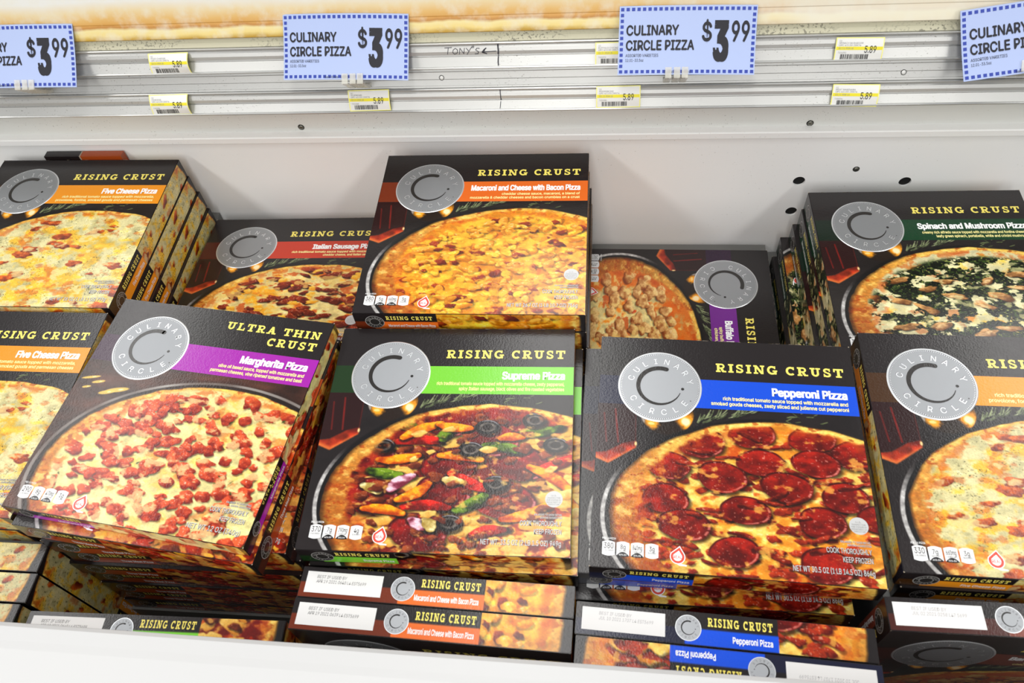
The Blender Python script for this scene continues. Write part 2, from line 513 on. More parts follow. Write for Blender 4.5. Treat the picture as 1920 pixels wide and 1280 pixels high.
def paint_cover(kind, H):
    """Lower printed photograph of the front face: table top, bottle, tumbler, herbs, pan and pizza (u right, v down, mm)."""
    y0 = 98.6
    nu, nv = int(300 / RES), int((H - y0) / RES)
    u, v = np.linspace(0, 300, nu), np.linspace(y0, H, nv)
    U, V = np.meshgrid(u, v)
    n = fb(U, V * 2.2, 40, 400, 5)
    thin = kind == 'margherita'
    if thin:
        img = np.ones(U.shape + (3,)) * np.array([.27, .15, .11]) * (.3 + 1.3 * n)[..., None]
    else:
        img = np.ones(U.shape + (3,)) * np.array([.118, .098, .10]) * (.75 + .5 * n)[..., None]
    ca = Canvas(u, v)
    ca.rgb = img
    if not thin:
        img = mixc(img, (.15, .045, .05), .9 * inpoly(U, V, [(-2, 98), (44, 98), (46, 150), (30, 153), (12, 162), (-2, 164)]))
        for (a, b_, c, d, w, k) in ((21, 106, 25.5, 150, .8, .9), (8, 112, 12, 150, .7, .7), (44.8, 104, 45.5, 150, .5, .35)):
            t = np.clip(((U - a) * (c - a) + (V - b_) * (d - b_)) / ((c - a) ** 2 + (d - b_) ** 2), 0, 1)
            q = np.hypot(U - a - t * (c - a), V - b_ - t * (d - b_))
            img = mixc(img, (.50, .10, .08), k * ss(w + .9, w - .3, q) * (.5 + .8 * n))
        liq = inpoly(U, V, [(-2, 165), (12, 163), (25, 155), (31, 151), (45, 147), (46, 156), (15, 178), (-2, 171)])
        lc = np.array([.66, .18, .08]) * (.45 + 1.0 * fb(U, V, 10, 420, 4))[..., None]
        lc = mixc(lc, (.93, .55, .24), .6 * ss(171, 177, V + (U - 15) * .62 * (U > 15) + (15 - U) * .45 * (U < 15)))
        lc = mixc(lc, (.34, .07, .05), .8 * ss(28, 36, U) * ss(158, 150, V))
        img = img * (1 - liq[..., None]) + lc * liq[..., None]
        img = mixc(img, (.95, .80, .55), ss(2.2, .6, np.hypot(U - 45.6, (V - 151) * .5)))
        # tumbler foot
        gl = ss(1.03, .97, np.hypot((U - 81) / 31, (V - 108) / 29))
        gc = np.ones(U.shape + (3,)) * np.array([.13, .085, .06])
        gn = fb(U, V, 7, 430, 3)
        gc = mixc(gc, (.95, .62, .12), ss(1.25, .5, np.hypot((U - 64) / 8, (V - 122) / 9) + .9 * (gn - .5)))
        gc = mixc(gc, (1, .92, .70), .6 * ss(1.0, .5, np.hypot((U - 63) / 5, (V - 123) / 2.6) + .6 * (gn - .5)))
        gc = mixc(gc, (.95, .60, .10), ss(1.3, .5, np.hypot((U - 103) / 9, (V - 116) / 13) + .9 * (gn - .5)))
        gc = mixc(gc, (1, .96, .85), .8 * ss(1.1, .5, np.hypot((U - 103) / 6, (V - 118) / 7) + .5 * (gn - .5)))
        gc = mixc(gc, (.70, .66, .62), .8 * ss(1.3, .5, np.hypot((U - 53) / 2.5, (V - 119) / 6) + .8 * (gn - .5)))
        img = img * (1 - gl[..., None]) + gc * gl[..., None]
        ca.rgb = img
        rg = np.random.RandomState(5)
        for i in range(46):
            t = rg.rand()
            a, b_ = 116 + 66 * t + rg.uniform(-3, 3), 118 - 19 * t + rg.uniform(-3, 3)
            L, th = rg.uniform(7, 14), rg.uniform(-1.25, -.15)
            ca.strip((a, b_), (a + L * math.cos(th), b_ + L * math.sin(th)), .05, rg.uniform(.45, .8), (.17, .21, .12), (.62, .66, .48), i, .2, .3)
        for i in range(13):
            a, b_ = rg.uniform(215, 258), rg.uniform(99, 112)
            ca.strip((a, b_), (a + rg.uniform(3, 9), b_ + rg.uniform(-4, 6)), .05, .55, (.15, .2, .1), (.48, .52, .34), i, .1, .1)
        img = ca.rgb
    else:
        for (a, b_, rx, ry) in ((17, 125, 13, 2.0), (30, 130, 9, 2.2), (60, 138, 16, 3.6), (18, 139, 6, 1.8), (48, 143, 11, 3)):
            q = np.hypot((U - a) / rx, (V - b_ + .25 * (U - a)) / ry)
            img = mixc(img, (.88, .74, .32), .9 * ss(1.05, .8, q))
            img = mixc(img, (1, .96, .80), .8 * ss(.6, .2, np.hypot((U - a - rx * .3) / (rx * .5), (V - b_ + .25 * (U - a)) / (ry * .6))))
    px, py = (u - 205.0), (v - 238.0) / .668
    if thin:
        px, py = (u - 205.0) * .985, (v - 247.0) / .70
    PX, PY = np.meshgrid(px, py)
    rad = np.hypot(PX, PY) / 187
    ang = np.degrees(np.arctan2(PY, -PX))
    if thin:
        ring = ss(1.028, 1.036, rad) * ss(1.062, 1.052, rad)
        img = mixc(img, (.06, .05, .05), .7 * ss(1.10, 1.0, rad))
        img = mixc(img, (.62, .60, .58), .9 * ring * (.35 + .9 * fb(PX, PY, 40, 440, 2)))
    else:
        img = mixc(img, (.05, .045, .05), .8 * ss(1.045, 1.02, rad) * (PX < 0))
        ring = ss(1.02, 1.026, rad) * ss(1.052, 1.044, rad) * ss(-32, -8, ang) * ss(46, 26, ang)
        img = mixc(img, (.74, .73, .72), .95 * ring * (.6 + .7 * fb(PX, PY, 5, 441, 3)))
    pic, al, _ = paint_pizza(kind, px, py)
    img = img * (1 - al[..., None]) + pic * al[..., None]
    return u, v, lin(img)


def paint_side(kind, T, date=False):
    """Printed narrow side; u along 300 mm, v from top edge of the lettering downwards."""
    nu, nv = 330, max(24, int(T * 1.15))
    u, v = np.linspace(0, 300, nu), np.linspace(0, T, nv)
    U, V = np.meshgrid(u, v)
    k = T / 34.0
    img = np.ones(U.shape + (3,)) * np.array([.118, .098, .10]) * (.85 + .3 * fb(U, V, 20, 450, 3))[..., None]
    ba, bd = BAND[kind]
    x1 = 205 if date else 110
    xs = 112 if date else 25
    bm = ss(16.6 * k, 17.4 * k, V) * ss(33.6 * k, 32.9 * k, V)
    img = mixc(img, bd, bm * (U < xs))
    img = mixc(img, ba, bm * (U >= xs) * (U < x1))
    a0 = u >= x1
    off = (107 if not date else 104)
    pic, al, _ = paint_pizza(kind, u[a0] - off, (v - T * .5) / .8 + (12 if date else -18), seed=2)
    if kind == 'margherita':
        al = al * 0 + 1
    sub = img[:, a0]
    img[:, a0] = sub * (1 - al[..., None]) + pic * al[..., None]
    return u, v, lin(np.clip(img, 0, 1))


# ------------------------------------------------------------------ lettering
_tx = {}
try:
    import os
    FONT = bpy.data.fonts.load(os.path.join(bpy.utils.system_resource('DATAFILES'), 'fonts', 'Inter.woff2'))   # ships inside Blender
except Exception:
    FONT = None


def text_raw(s, off=0.0):
    key = (s, off)
    if key in _tx: return _tx[key]
    cu = bpy.data.curves.new('lettering', 'FONT')
    cu.body = s
    if FONT: cu.font = FONT
    cu.size = 1.0
    cu.resolution_u = 3
    o = bpy.data.objects.new('lettering', cu)
    me = bpy.data.meshes.new_from_object(o)
    v = np.array([(x.co[0], x.co[1], 0.0) for x in me.vertices]) if len(me.vertices) else np.zeros((0, 3))
    f = [tuple(p.vertices) for p in me.polygons]
    bpy.data.objects.remove(o)
    bpy.data.curves.remove(cu)
    bpy.data.meshes.remove(me)
    if off > 0 and len(v):      # heavier weight: the outline laid down five times, a hair apart
        d, n = off, len(v)
        sh = ((0, 0), (d, 0), (-d, 0), (0, d), (0, -d)) if d < .03 else ((0, 0), (d, .6 * d), (-d, .6 * d), (d, -.6 * d), (-d, -.6 * d))
        v = np.concatenate([v + np.array((*q, .02 * k)) for k, q in enumerate(sh)])
        f = [tuple(i + n * k for i in q) for k in range(len(sh)) for q in f]
    _tx[key] = (v, f)
    return _tx[key]


def capH():
    return text_raw('H', 0.0)[0][:, 1].max()


def text2d(s, x0, x1, base, cap, bold=0.0, slant=0.0):
    """Lettering stretched to run x0..x1 with the given cap height, baseline at v = base."""
    v, f = text_raw(s, bold)
    if not len(v): return np.zeros((0, 3)), []
    w = v[:, 0].max() - v[:, 0].min()
    X = (v[:, 0] - v[:, 0].min()) / w * (x1 - x0) + x0
    Yy = v[:, 1] * cap / capH()
    return np.stack([X + slant * Yy, base - Yy, v[:, 2]], 1), f


def arcq(cx, cy, rx, ry, a0, a1, w, n=14, w2=None):
    out = []
    for i in range(n):
        p = [math.radians(a0 + (a1 - a0) * k / n) for k in (i, i + 1)]
        ws = [w + ((w2 if w2 is not None else w) - w) * k / n for k in (i, i + 1)]
        q = []
        for t, s_ in zip(p, ws): q.append((cx + (rx + s_ / 2) * math.cos(t), cy + (ry + s_ / 2) * math.sin(t)))
        for t, s_ in reversed(list(zip(p, ws))): q.append((cx + (rx - s_ / 2) * math.cos(t), cy + (ry - s_ / 2) * math.sin(t)))
        out.append(q)
    return out


def rc(x0, y0, x1, y1): return [(x0, y0), (x1, y0), (x1, y1), (x0, y1)]


t_ = .17
SLAB = {
    'I': (.48, [rc(.12, 0, .36, 1), rc(0, 0, .48, t_), rc(0, 1 - t_, .48, 1)]),
    'R': (.92, [rc(.10, 0, .33, 1), rc(0, 0, .43, t_), rc(0, 1 - t_, .5, 1), rc(.3, .40, .52, .56)] + arcq(.50, .70, .22, .22, -90, 90, .17, 10)
          + [[(.36, .46), (.60, .46), (.84, .0), (.58, .0)], rc(.58, 0, .94, t_)]),
    'S': (.72, arcq(.35, .725, .225, .19, 20, 270, .19, 14) + arcq(.35, .275, .245, .19, 90, -165, .19, 14) + [rc(.53, .64, .64, .98), rc(.04, .02, .15, .36)]),
    'N': (1.0, [rc(.11, 0, .27, 1), rc(.73, 0, .89, 1), [(.05, 1), (.32, 1), (.89, 0), (.66, 0)], rc(0, 0, .40, t_), rc(0, 1 - t_, .30, 1), rc(.60, 1 - t_, 1.0, 1)]),
    'G': (.92, arcq(.46, .5, .34, .40, 48, 318, .21, 18) + [rc(.52, .34, .94, .50), rc(.66, .03, .86, .46), rc(.66, .66, .78, .98)]),
    'C': (.84, arcq(.46, .5, .34, .40, 46, 314, .21, 18) + [rc(.65, .64, .77, .98)]),
    'U': (.96, [rc(.13, .36, .35, 1), rc(.62, .36, .80, 1), rc(0, 1 - t_, .46, 1), rc(.52, 1 - t_, .94, 1)] + arcq(.475, .36, .235, .26, 180, 360, .20, 12)),
    'T': (.88, [rc(.32, 0, .56, 1), rc(0, 1 - t_, .88, 1), rc(0, .62, .14, 1), rc(.74, .62, .88, 1), rc(.18, 0, .70, t_)]),
    'L': (.80, [rc(.10, 0, .33, 1), rc(0, 1 - t_, .46, 1), rc(0, 0, .80, t_), rc(.66, 0, .80, .38)]),
    'H': (1.0, [rc(.10, 0, .33, 1), rc(.67, 0, .90, 1), rc(.2, .42, .8, .58), rc(0, 0, .43, t_), rc(0, 1 - t_, .43, 1), rc(.57, 0, 1, t_), rc(.57, 1 - t_, 1, 1)]),
    'A': (1.0, [[(.10, 0), (.28, 0), (.58, 1), (.40, 1)], [(.62, 0), (.88, 0), (.62, 1), (.36, 1)], rc(.26, .24, .74, .39), rc(0, 0, .38, t_), rc(.56, 0, 1.0, t_)]),
}


def slab2d(s, x0, x1, base, cap):
    pen, polys = 0, []
    for ch in s:
        if ch == ' ':
            pen += .56
            continue
        w, ps = SLAB[ch]
        polys += [[(x + pen, y) for x, y in p] for p in ps]
        pen += w + .21
    pen -= .21
    vs, fs = [], []
    for p in polys:
        fs.append(tuple(range(len(vs), len(vs) + len(p))))
        vs += [(x0 + x / pen * (x1 - x0), base - y * cap, .002 * (len(fs) % 24)) for x, y in p]
    return np.array(vs), fs


# ------------------------------------------------------------------ mesh collector
class PM:
    def __init__(self, mats):
        self.mats = mats
        self.V, self.F, self.MI, self.K, self.n = [], [], [], [], 0

    def raw(self, v, f, mat, col=None):
        v = np.asarray(v, float)
        self.V.append(v)
        f = [tuple(i + self.n for i in q) for q in f]
        self.F += f
        self.MI += [self.mats.index(mat)] * len(f)
        self.K.append(col if col is not None else np.zeros((len(v), 3)))
        self.n += len(v)

    def flat(self, plane, vf, h, mat):
        v, f = vf
        if len(v):
            v = np.asarray(v)
            self.raw(plane(v[:, 0], v[:, 1], h + (v[:, 2] if v.shape[1] > 2 else 0)), f, mat)

    def poly(self, plane, pts, h, mat):
        self.flat(plane, (np.array(pts, float), [tuple(range(len(pts)))]), h, mat)

    def grid(self, plane, u, v, rgb, h, mat):
        U, V = np.meshgrid(u, v)
        nu, nv = len(u), len(v)
        i = (np.arange(nv - 1)[:, None] * nu + np.arange(nu - 1)[None, :]).ravel()
        f = np.stack([i, i + nu, i + nu + 1, i + 1], 1)
        self.raw(plane(U.ravel(), V.ravel(), h), list(map(tuple, f.tolist())), mat, rgb.reshape(-1, 3))

    def box(self, x0, x1, y0, y1, z0, z1, mat):
        v = [(x, y, z) for z in (z0, z1) for y in (y0, y1) for x in (x0, x1)]
        f = [(0, 2, 3, 1), (4, 5, 7, 6), (0, 1, 5, 4), (2, 6, 7, 3), (0, 4, 6, 2), (1, 3, 7, 5)]
        self.raw(v, f, mat)

    def build(self, name):
        V = np.concatenate(self.V) * MM
        me = bpy.data.meshes.new(name)
        me.vertices.add(len(V))
        me.vertices.foreach_set('co', V.astype(np.float32).ravel())
        cnt = np.array([len(q) for q in self.F], np.int32)
        idx = np.fromiter((i for q in self.F for i in q), np.int32, int(cnt.sum()))
        me.loops.add(len(idx))
        me.loops.foreach_set('vertex_index', idx)
        me.polygons.add(len(cnt))
        st = np.zeros(len(cnt), np.int32)
        st[1:] = np.cumsum(cnt)[:-1]
        me.polygons.foreach_set('loop_start', st)
        me.polygons.foreach_set('loop_total', cnt)
        for k in self.mats: me.materials.append(M[k])
        me.polygons.foreach_set('material_index', np.array(self.MI, np.int32))
        if 'print' in self.mats:
            K = np.concatenate(self.K)
            a = me.color_attributes.new('ink', 'FLOAT_COLOR', 'POINT')
            a.data.foreach_set('color', np.concatenate([K, np.ones((len(K), 1))], 1).astype(np.float32).ravel())
        me.update(calc_edges=True)
        me.validate()
        me.polygons.foreach_set('use_smooth', np.zeros(len(me.polygons), bool))
        return me


# ------------------------------------------------------------------ pizza box artwork
INFO = dict(
    five_cheese=('RISING CRUST', 'Five Cheese Pizza', 199, ['rich traditional tomato sauce topped with mozzarella,', 'provolone, fontina, smoked gouda and parmesan cheeses'], (138, 130),
                 ('330', '7g', '660mg', '3g'), 'NET WT 28 OZ (1 LB 12 OZ) 793g', 206),
    italian_sausage=('RISING CRUST', 'Italian Sausage Pizza', 184, ['rich traditional tomato sauce topped with mozzarella,', 'cheddar cheese, and italian sausage'], (152, 205),
                     ('370', '8g', '720mg', '3g'), 'NET WT 30 OZ (1 LB 14 OZ) 850g', 206),
    macaroni=('RISING CRUST', 'Macaroni and Cheese with Bacon Pizza', 133, ['cheddar cheese sauce, macaroni, a blend of', 'mozzarella & cheddar cheeses and bacon crumbles on a crust'], (178, 133),
              ('380', '5g', '660mg', '3g'), 'NET WT 26.7 OZ (1 LB 10.7 OZ) 756g', 200),
    buffalo=('RISING CRUST', 'Buffalo Recipe Chicken Pizza', 146, ['spicy buffalo sauce topped with grilled white meat', 'chicken, mozzarella and cheddar cheeses'], (158, 160),
             ('360', '7g', '810mg', '2g'), 'NET WT 29 OZ (1 LB 13 OZ) 822g', 206),
    spinach=('RISING CRUST', 'Spinach and Mushroom Pizza', 141, ['creamy rich alfredo sauce topped with mozzarella and fontina cheeses,', 'leafy green spinach, portabella, white and crimini mushrooms'], (145, 163),
             ('320', '7g', '610mg', '3g'), 'NET WT 28 OZ (1 LB 12 OZ) 793g', 206),
    margherita=('ULTRA THIN CRUST', 'Margherita Pizza', 199, ['olive oil based sauce, topped with mozzarella and', 'parmesan cheeses, vine ripened tomatoes and basil'], (174, 166),
                ('290', '8g', '470mg', '1g'), 'NET WT 12 OZ (340g)', 226),
    supreme=('RISING CRUST', 'Supreme Pizza', 212, ['rich traditional tomato sauce topped with mozzarella cheese, zesty pepperoni,', 'spicy Italian sausage, black olives and fire roasted vegetables'], (132, 160),
             ('370', '7g', '790mg', '4g'), 'NET WT. 33.5 OZ (2 LB 1.5 OZ) 949g', 203),
    pepperoni=('RISING CRUST', 'Pepperoni Pizza', 203.5, ['rich traditional tomato sauce topped with mozzarella and', 'smoked gouda cheeses, zesty sliced and julienne cut pepperoni'], (146.5, 132.5),
               ('380', '8g', '840mg', '3g'), 'NET WT 30.5 OZ (1 LB 14.5 OZ) 864g', 209),
    three_meat=('RISING CRUST', 'Three Meat Pizza', 204, ['rich traditional tomato sauce topped with mozzarella,', 'pepperoni, italian sausage and bacon'], (152, 198),
                ('380', '9g', '860mg', '3g'), 'NET WT 29.5 OZ (1 LB 13.5 OZ) 837g', 206),
    barbecue=('RISING CRUST', 'Barbecue Recipe Chicken Pizza', 140, ['sweet barbecue sauce topped with grilled white meat', 'chicken, mozzarella and smoked gouda cheeses'], (158, 150),
              ('350', '6g', '700mg', '8g'), 'NET WT 29 OZ (1 LB 13 OZ) 822g', 206))
W = 300.0


def planes(H, T):
    return dict(
        front=lambda u, v, h: np.stack([u - 150, H / 2 - v, T + h + 0 * u], 1),
        bottom=lambda u, v, h: np.stack([u - 150, -H / 2 - h + 0 * u, T - v], 1),
        right=lambda u, v, h: np.stack([150 + h + 0 * u, (u - 150) * H / 300, T - v], 1),
        left=lambda u, v, h: np.stack([-150 - h + 0 * u, (150 - u) * H / 300, T - v], 1),
        top=lambda u, v, h: np.stack([u - 150, H / 2 + h + 0 * u, v], 1))


def bold_line(pm, pl, s, x0, x1, base, cap, h, mat, bold=.022):
    pm.flat(pl, text2d(s, x0, x1, base, cap, bold), h, mat)


def circle(cx, cy, r, n=64, ry=None):
    return [(cx + r * math.cos(2 * math.pi * i / n), cy - (ry or r) * math.sin(2 * math.pi * i / n)) for i in range(n)]


def annulus(cx, cy, r0, r1, n=72):
    v = circle(cx, cy, r0, n) + circle(cx, cy, r1, n)
    return np.array(v), [(i, (i + 1) % n, n + (i + 1) % n, n + i) for i in range(n)]


def ring_text(pm, pl, s, cx, cy, R, a0, a1, cap, h, mat, bold, outward=True, dx=0, dy=0):
    for i, ch in enumerate(s):
        a = math.radians(a0 + (a1 - a0) * i / (len(s) - 1))
        v, f = text_raw(ch, bold)
        k = cap / capH()
        x = (v[:, 0] - (v[:, 0].max() + v[:, 0].min()) / 2) * k
        yy = v[:, 1] * k - cap / 2
        up = (math.cos(a), math.sin(a)) if outward else (-math.cos(a), -math.sin(a))
        rt = (up[1], -up[0])
        X = cx + R * math.cos(a) + rt[0] * x + up[0] * yy
        Yv = cy - (R * math.sin(a) + rt[1] * x + up[1] * yy)
        pm.flat(pl, (np.stack([X + dx, Yv + dy, v[:, 2]], 1), f), h, mat)


def c_groove(pm, pl, cx, cy, R, h, mat):
    k = R / 49.4
    n = 40
    for i in range(n):
        q = []
        for j in (i, i + 1):
            t = j / n
            a = math.radians(72 + (340 - 72) * t)
            w = (2.55 * (1 - t ** 1.9) + .42) * k
            q.append((a, w))
        r = 25.6 * k
        pts = [(cx + (r + s * w) * math.cos(a), cy - (r + s * w) * math.sin(a)) for (a, w), s in ((q[0], 1), (q[1], 1), (q[1], -1), (q[0], -1))]
        pm.poly(pl, pts[::-1], h, mat)
    a = math.radians(72)
    pm.poly(pl, circle(cx + 25.6 * k * math.cos(a), cy - 25.6 * k * math.sin(a), 2.9 * k, 20), h, mat)
    pm.poly(pl, circle(cx + 27 * k, cy + 3.0 * k, 1.9 * k, 18), h, mat)


_mesh = {}


def seal_mesh(H, T):
    key = ('seal', H, T)
    if key in _mesh: return _mesh[key]
    pm = PM(['silver', 'silver_lit', 'silver_dark', 'groove'])
    pl = planes(H, T)['front']
    cx, cy, R = 72.6, 70.8, 49.4
    lo, hi = pl(*np.array(circle(cx, cy, R + .3, 96)).T, .12), pl(*np.array(circle(cx, cy, R - .5, 96)).T, .50)
    pm.raw(np.concatenate([lo, hi]), [(i, (i + 1) % 96, 96 + (i + 1) % 96, 96 + i) for i in range(96)], 'silver_lit')
    pm.poly(pl, circle(cx, cy, R - .5, 96), .50, 'silver')
    pm.flat(pl, annulus(cx, cy, R - .75, R - 1.5, 96), .54, 'silver_lit')
    for i in range(120):
        a = 2 * math.pi * i / 120
        for da, mt in ((0, 'silver_dark'), (.02, 'silver_lit')):
            pm.poly(pl, circle(cx + (R - 3.6) * math.cos(a + da), cy - (R - 3.6) * math.sin(a + da), .55, 6), .56 if da == 0 else .55, mt)  # dark and light dot pairs paint the shade and highlight of embossing
    for ring_, a0, a1, out in (('CULINARY', 163, 13, True), ('CIRCLE', 210, 322, False)):
        ring_text(pm, pl, ring_, cx, cy, 36.2, a0, a1, 7.4, .55, 'silver_lit', .004, out, .35, .45)  # offset light copy paints a highlight beside each engraved letter
        ring_text(pm, pl, ring_, cx, cy, 36.2, a0, a1, 7.4, .58, 'silver_dark', -.004, out)
    c_groove(pm, pl, cx, cy, R, .60, 'groove')
    pm.poly(pl, circle(cx + 40 * math.cos(math.radians(-33)) + 2.5, cy + 40 * math.sin(math.radians(33)) - 2.5, .9, 10), .57, 'silver_dark')
    _mesh[key] = pm.build('badge')
    return _mesh[key]


def side_seal_mesh(H, T, side):
    key = ('sseal', H, T, side)
    if key in _mesh: return _mesh[key]
    pl = planes(H, T)[side]
    k = T / 34
    if side == 'top':
        pm = PM(['silver', 'silver_lit', 'silver_dark', 'groove'])
        cx, cy, R = 115.3, 17 * k, 13.2 * k
        pm.poly(pl, circle(cx, cy, R, 64), .30, 'silver')
        pm.flat(pl, annulus(cx, cy, R, R - .6, 64), .33, 'silver_lit')
        ring_text(pm, pl, 'CULINARY', cx, cy, R * .74, 163, 13, 2.2 * k, .34, 'silver_dark', -.004)
        ring_text(pm, pl, 'CIRCLE', cx, cy, R * .74, 210, 322, 2.2 * k, .34, 'silver_dark', -.004, False)
        c_groove(pm, pl, cx, cy, R, .36, 'groove')
    else:
        pm = PM(['groove', 'ring_ink'])
        cx, cy, R = 27, 17.5 * k, 12.6 * k
        pm.poly(pl, circle(cx, cy, R, 64), .20, 'groove')
        pm.flat(pl, annulus(cx, cy, R, R - .9, 64), .24, 'ring_ink')
        pm.flat(pl, annulus(cx, cy, R * .56, R * .50, 48), .24, 'ring_ink')
        ring_text(pm, pl, 'CULINARY', cx, cy, R * .74, 163, 13, 2.9 * k, .25, 'ring_ink', .012)
        ring_text(pm, pl, 'CIRCLE', cx, cy, R * .74, 210, 322, 2.9 * k, .25, 'ring_ink', .012, False)
    _mesh[key] = pm.build('side_badge')
    return _mesh[key]


def carton_mesh(kind, H, T, cover):
    """Folded board of one box: black tray with its printed narrow sides and the title lettering of the front."""
    key = ('carton', kind, H, T, cover)
    if key in _mesh: return _mesh[key]
    title, name = INFO[kind][:2]
    pm = PM(['black', 'print', 'yellow', 'white', 'kraft', 'pale'])
    P = planes(H, T)
    k = T / 34
    # bevelled tray
    bm = bmesh.new()
    bmesh.ops.create_cube(bm, size=1, matrix=Matrix.Translation((0, 0, T / 2)) @ Matrix.Diagonal((W, H, T, 1)))
    bmesh.ops.bevel(bm, geom=bm.edges[:], offset=.6, segments=2, affect='EDGES')
    bm.verts.index_update()
    pm.raw([v.co[:] for v in bm.verts], [tuple(v.index for v in f.verts) for f in bm.faces], 'black')
    bm.free()
    u, v, rgb = paint_side(kind, T)
    i0 = 3
    for sd in ('bottom', 'right', 'left'):
        pm.grid(P[sd], np.clip(u, .7, 299.3), np.clip(v, .6, T - .6), rgb, .06, 'print')
        if title.startswith('ULTRA'):
            pm.flat(P[sd], slab2d('ULTRA THIN', 52, 99, 8.2 * k, 6.2 * k), .14, 'yellow')
            pm.flat(P[sd], slab2d('CRUST', 75, 99, 16 * k, 6.0 * k), .14, 'yellow')
        else:
            pm.flat(P[sd], slab2d(title, 43, 104, 13.3 * k, 7.6 * k), .14, 'yellow')
        nx = min(62, 2.05 * len(name) + 8)
        pm.flat(P[sd], text2d(name, 106 - nx, 106, 28.2 * k, 5.6 * k, .015), .14, 'white')
    u, v, rgb = paint_side(kind, T, True)
    pm.grid(P['top'], np.clip(u, .7, 299.3), np.clip(v, .6, T - .6), rgb, .06, 'print')
    if title.startswith('ULTRA'):
        pm.flat(P['top'], slab2d(title, 135, 200, 13.5 * k, 8 * k), .14, 'yellow')
    else:
        pm.flat(P['top'], slab2d(title, 135, 199.5, 13.8 * k, 8.8 * k), .14, 'yellow')
    nx = min(70, 2.3 * len(name) + 5)
    pm.flat(P['top'], text2d(name, 199 - nx, 199, 28.2 * k, 6.0 * k, .026), .14, 'white')
    # worn board showing at the folds, torn perforation along the back edge of the lid
    rg = random.Random(len(kind) * 7 + int(T))
    for i in range(16):
        a = rg.uniform(4, 280)
        pm.poly(P['front'], [(a, .25), (a, .55), (a + rg.uniform(2, 9), .5), (a + rg.uniform(2, 9), .25)], .05, 'kraft')
    for (cx, cy) in ((.6, H - .6), (299.4, H - .6), (.6, .6), (299.4, .6)):
        pm.poly(P['front'], circle(cx, cy, .8, 8), .06, 'kraft')
    if cover:
        if title.startswith('ULTRA'):
            pm.flat(P['front'], slab2d('ULTRA THIN', 160, 289, 28.4, 11.4), .14, 'yellow')
            pm.flat(P['front'], slab2d('CRUST', 222.5, 288.8, 46.6, 12), .14, 'yellow')
        else:
            pm.flat(P['front'], slab2d(title, 139.8, 288.5, 46.3, 12.4), .14, 'yellow')
    _mesh[key] = pm.build('carton')
    return _mesh[key]


def banner_mesh(kind, H, T):
    key = ('banner', kind)
    if key in _mesh: return _mesh[key]
    _, name, nx, desc, dx = INFO[kind][:5]
    bk, dk = 'band_' + kind, 'bandd_' + kind
    pm = PM([bk, dk, 'white', 'pale'])
    P = planes(H, T)['front']
    pm.poly(P, [(.7, 58.4), (.7, 98.6), (72, 98.6), (72, 58.4)], .08, dk)
    pm.poly(P, [(72, 58.4), (72, 98.6), (299.4, 98.6), (299.4, 58.4)], .08, bk)
    pm.flat(P, text2d(name, nx, 289, 76.8, 10.4, .040), .16, 'white')
    for i, s in enumerate(desc):
        pm.flat(P, text2d(s, dx[i], 288.5, 86.0 + 7.3 * i, 4.6, .026), .16, 'pale')
    _mesh[key] = pm.build('flavour_banner')
    return _mesh[key]


def cover_mesh(kind, H, T):
    key = ('cover', kind)
    if key in _mesh: return _mesh[key]
    pm = PM(['print', 'red', 'white', 'grey_ink', 'grey_shadow', 'usda_ink', 'stamp'])
    P = planes(H, T)['front']
    u, v, rgb = paint_cover(kind, H)
    pm.grid(P, np.clip(u, .6, 299.4), np.clip(v, 98.6, H - .6), rgb, .08, 'print')
    net, nx = INFO[kind][6:8]
    dy = H - 300
    for mt, o, h in (('grey_shadow', .45, .14), ('grey_ink', 0, .18)):
        for s, x0, bs, cap in (('COOK THOROUGHLY', 244.5, 265, 5.6), ('KEEP FROZEN', 260, 274.4, 5.6), (net, nx, 287.6, 5.8)):
            pm.flat(P, text2d(s, x0 + o, 289.5 + o, bs + dy + o, cap, .006), h, mt)
        for s, x0, bs in (('ENLARGED TO SHOW DETAIL', 259.7, 253.2), ('SERVING SUGGESTION', 266, 256.6)):
            pm.flat(P, text2d(s, x0 + o * .5, 290 + o * .5, bs + dy + o * .5, 2.2, .01), h, mt)
    if kind != 'margherita' and kind != 'five_cheese':
        pm.poly(P, circle(280.5, 233.6 + dy, 9.7, 40), .14, 'stamp')
        for s, x0, x1, bs in (('U.S.', 277.6, 283.4, 230.2), ('INSPECTED', 273.4, 287.6, 233.0), ('AND PASSED BY', 272.4, 288.6, 235.6), ('DEPARTMENT OF', 272.8, 288.2, 238.2), ('AGRICULTURE', 274.4, 286.6, 240.6)):
            pm.flat(P, text2d(s, x0, x1, bs + dy, 1.7, .0), .18, 'usda_ink')
    # dairy drop mark
    cx, cy = 91.9, 282.4 + dy

    def drop(r, up):
        pts = [(cx + r * math.cos(math.radians(a)), cy - r * math.sin(math.radians(a))) for a in range(150, 391, 10)]
        return [(cx + .30 * r, cy - up)] + pts[::-1]
    pm.poly(P, drop(8.0, 12.0), .14, 'white')
    pm.poly(P, drop(7.1, 10.4), .18, 'red')
    pm.poly(P, drop(4.7, 6.8), .22, 'white')
    pm.flat(P, text2d('REAL', cx - 4.2, cx + 4.4, cy + 1.9, 3.2, .01), .26, 'red')
    pm.poly(P, [(cx - 2, cy + 7.2), (cx + 2, cy + 9.6), (cx + 9, cy + 9.8), (cx + 9.4, cy + 8.4), (cx + 3, cy + 7.4)], .15, 'white')
    _mesh[key] = pm.build('cover_photo')
    return _mesh[key]


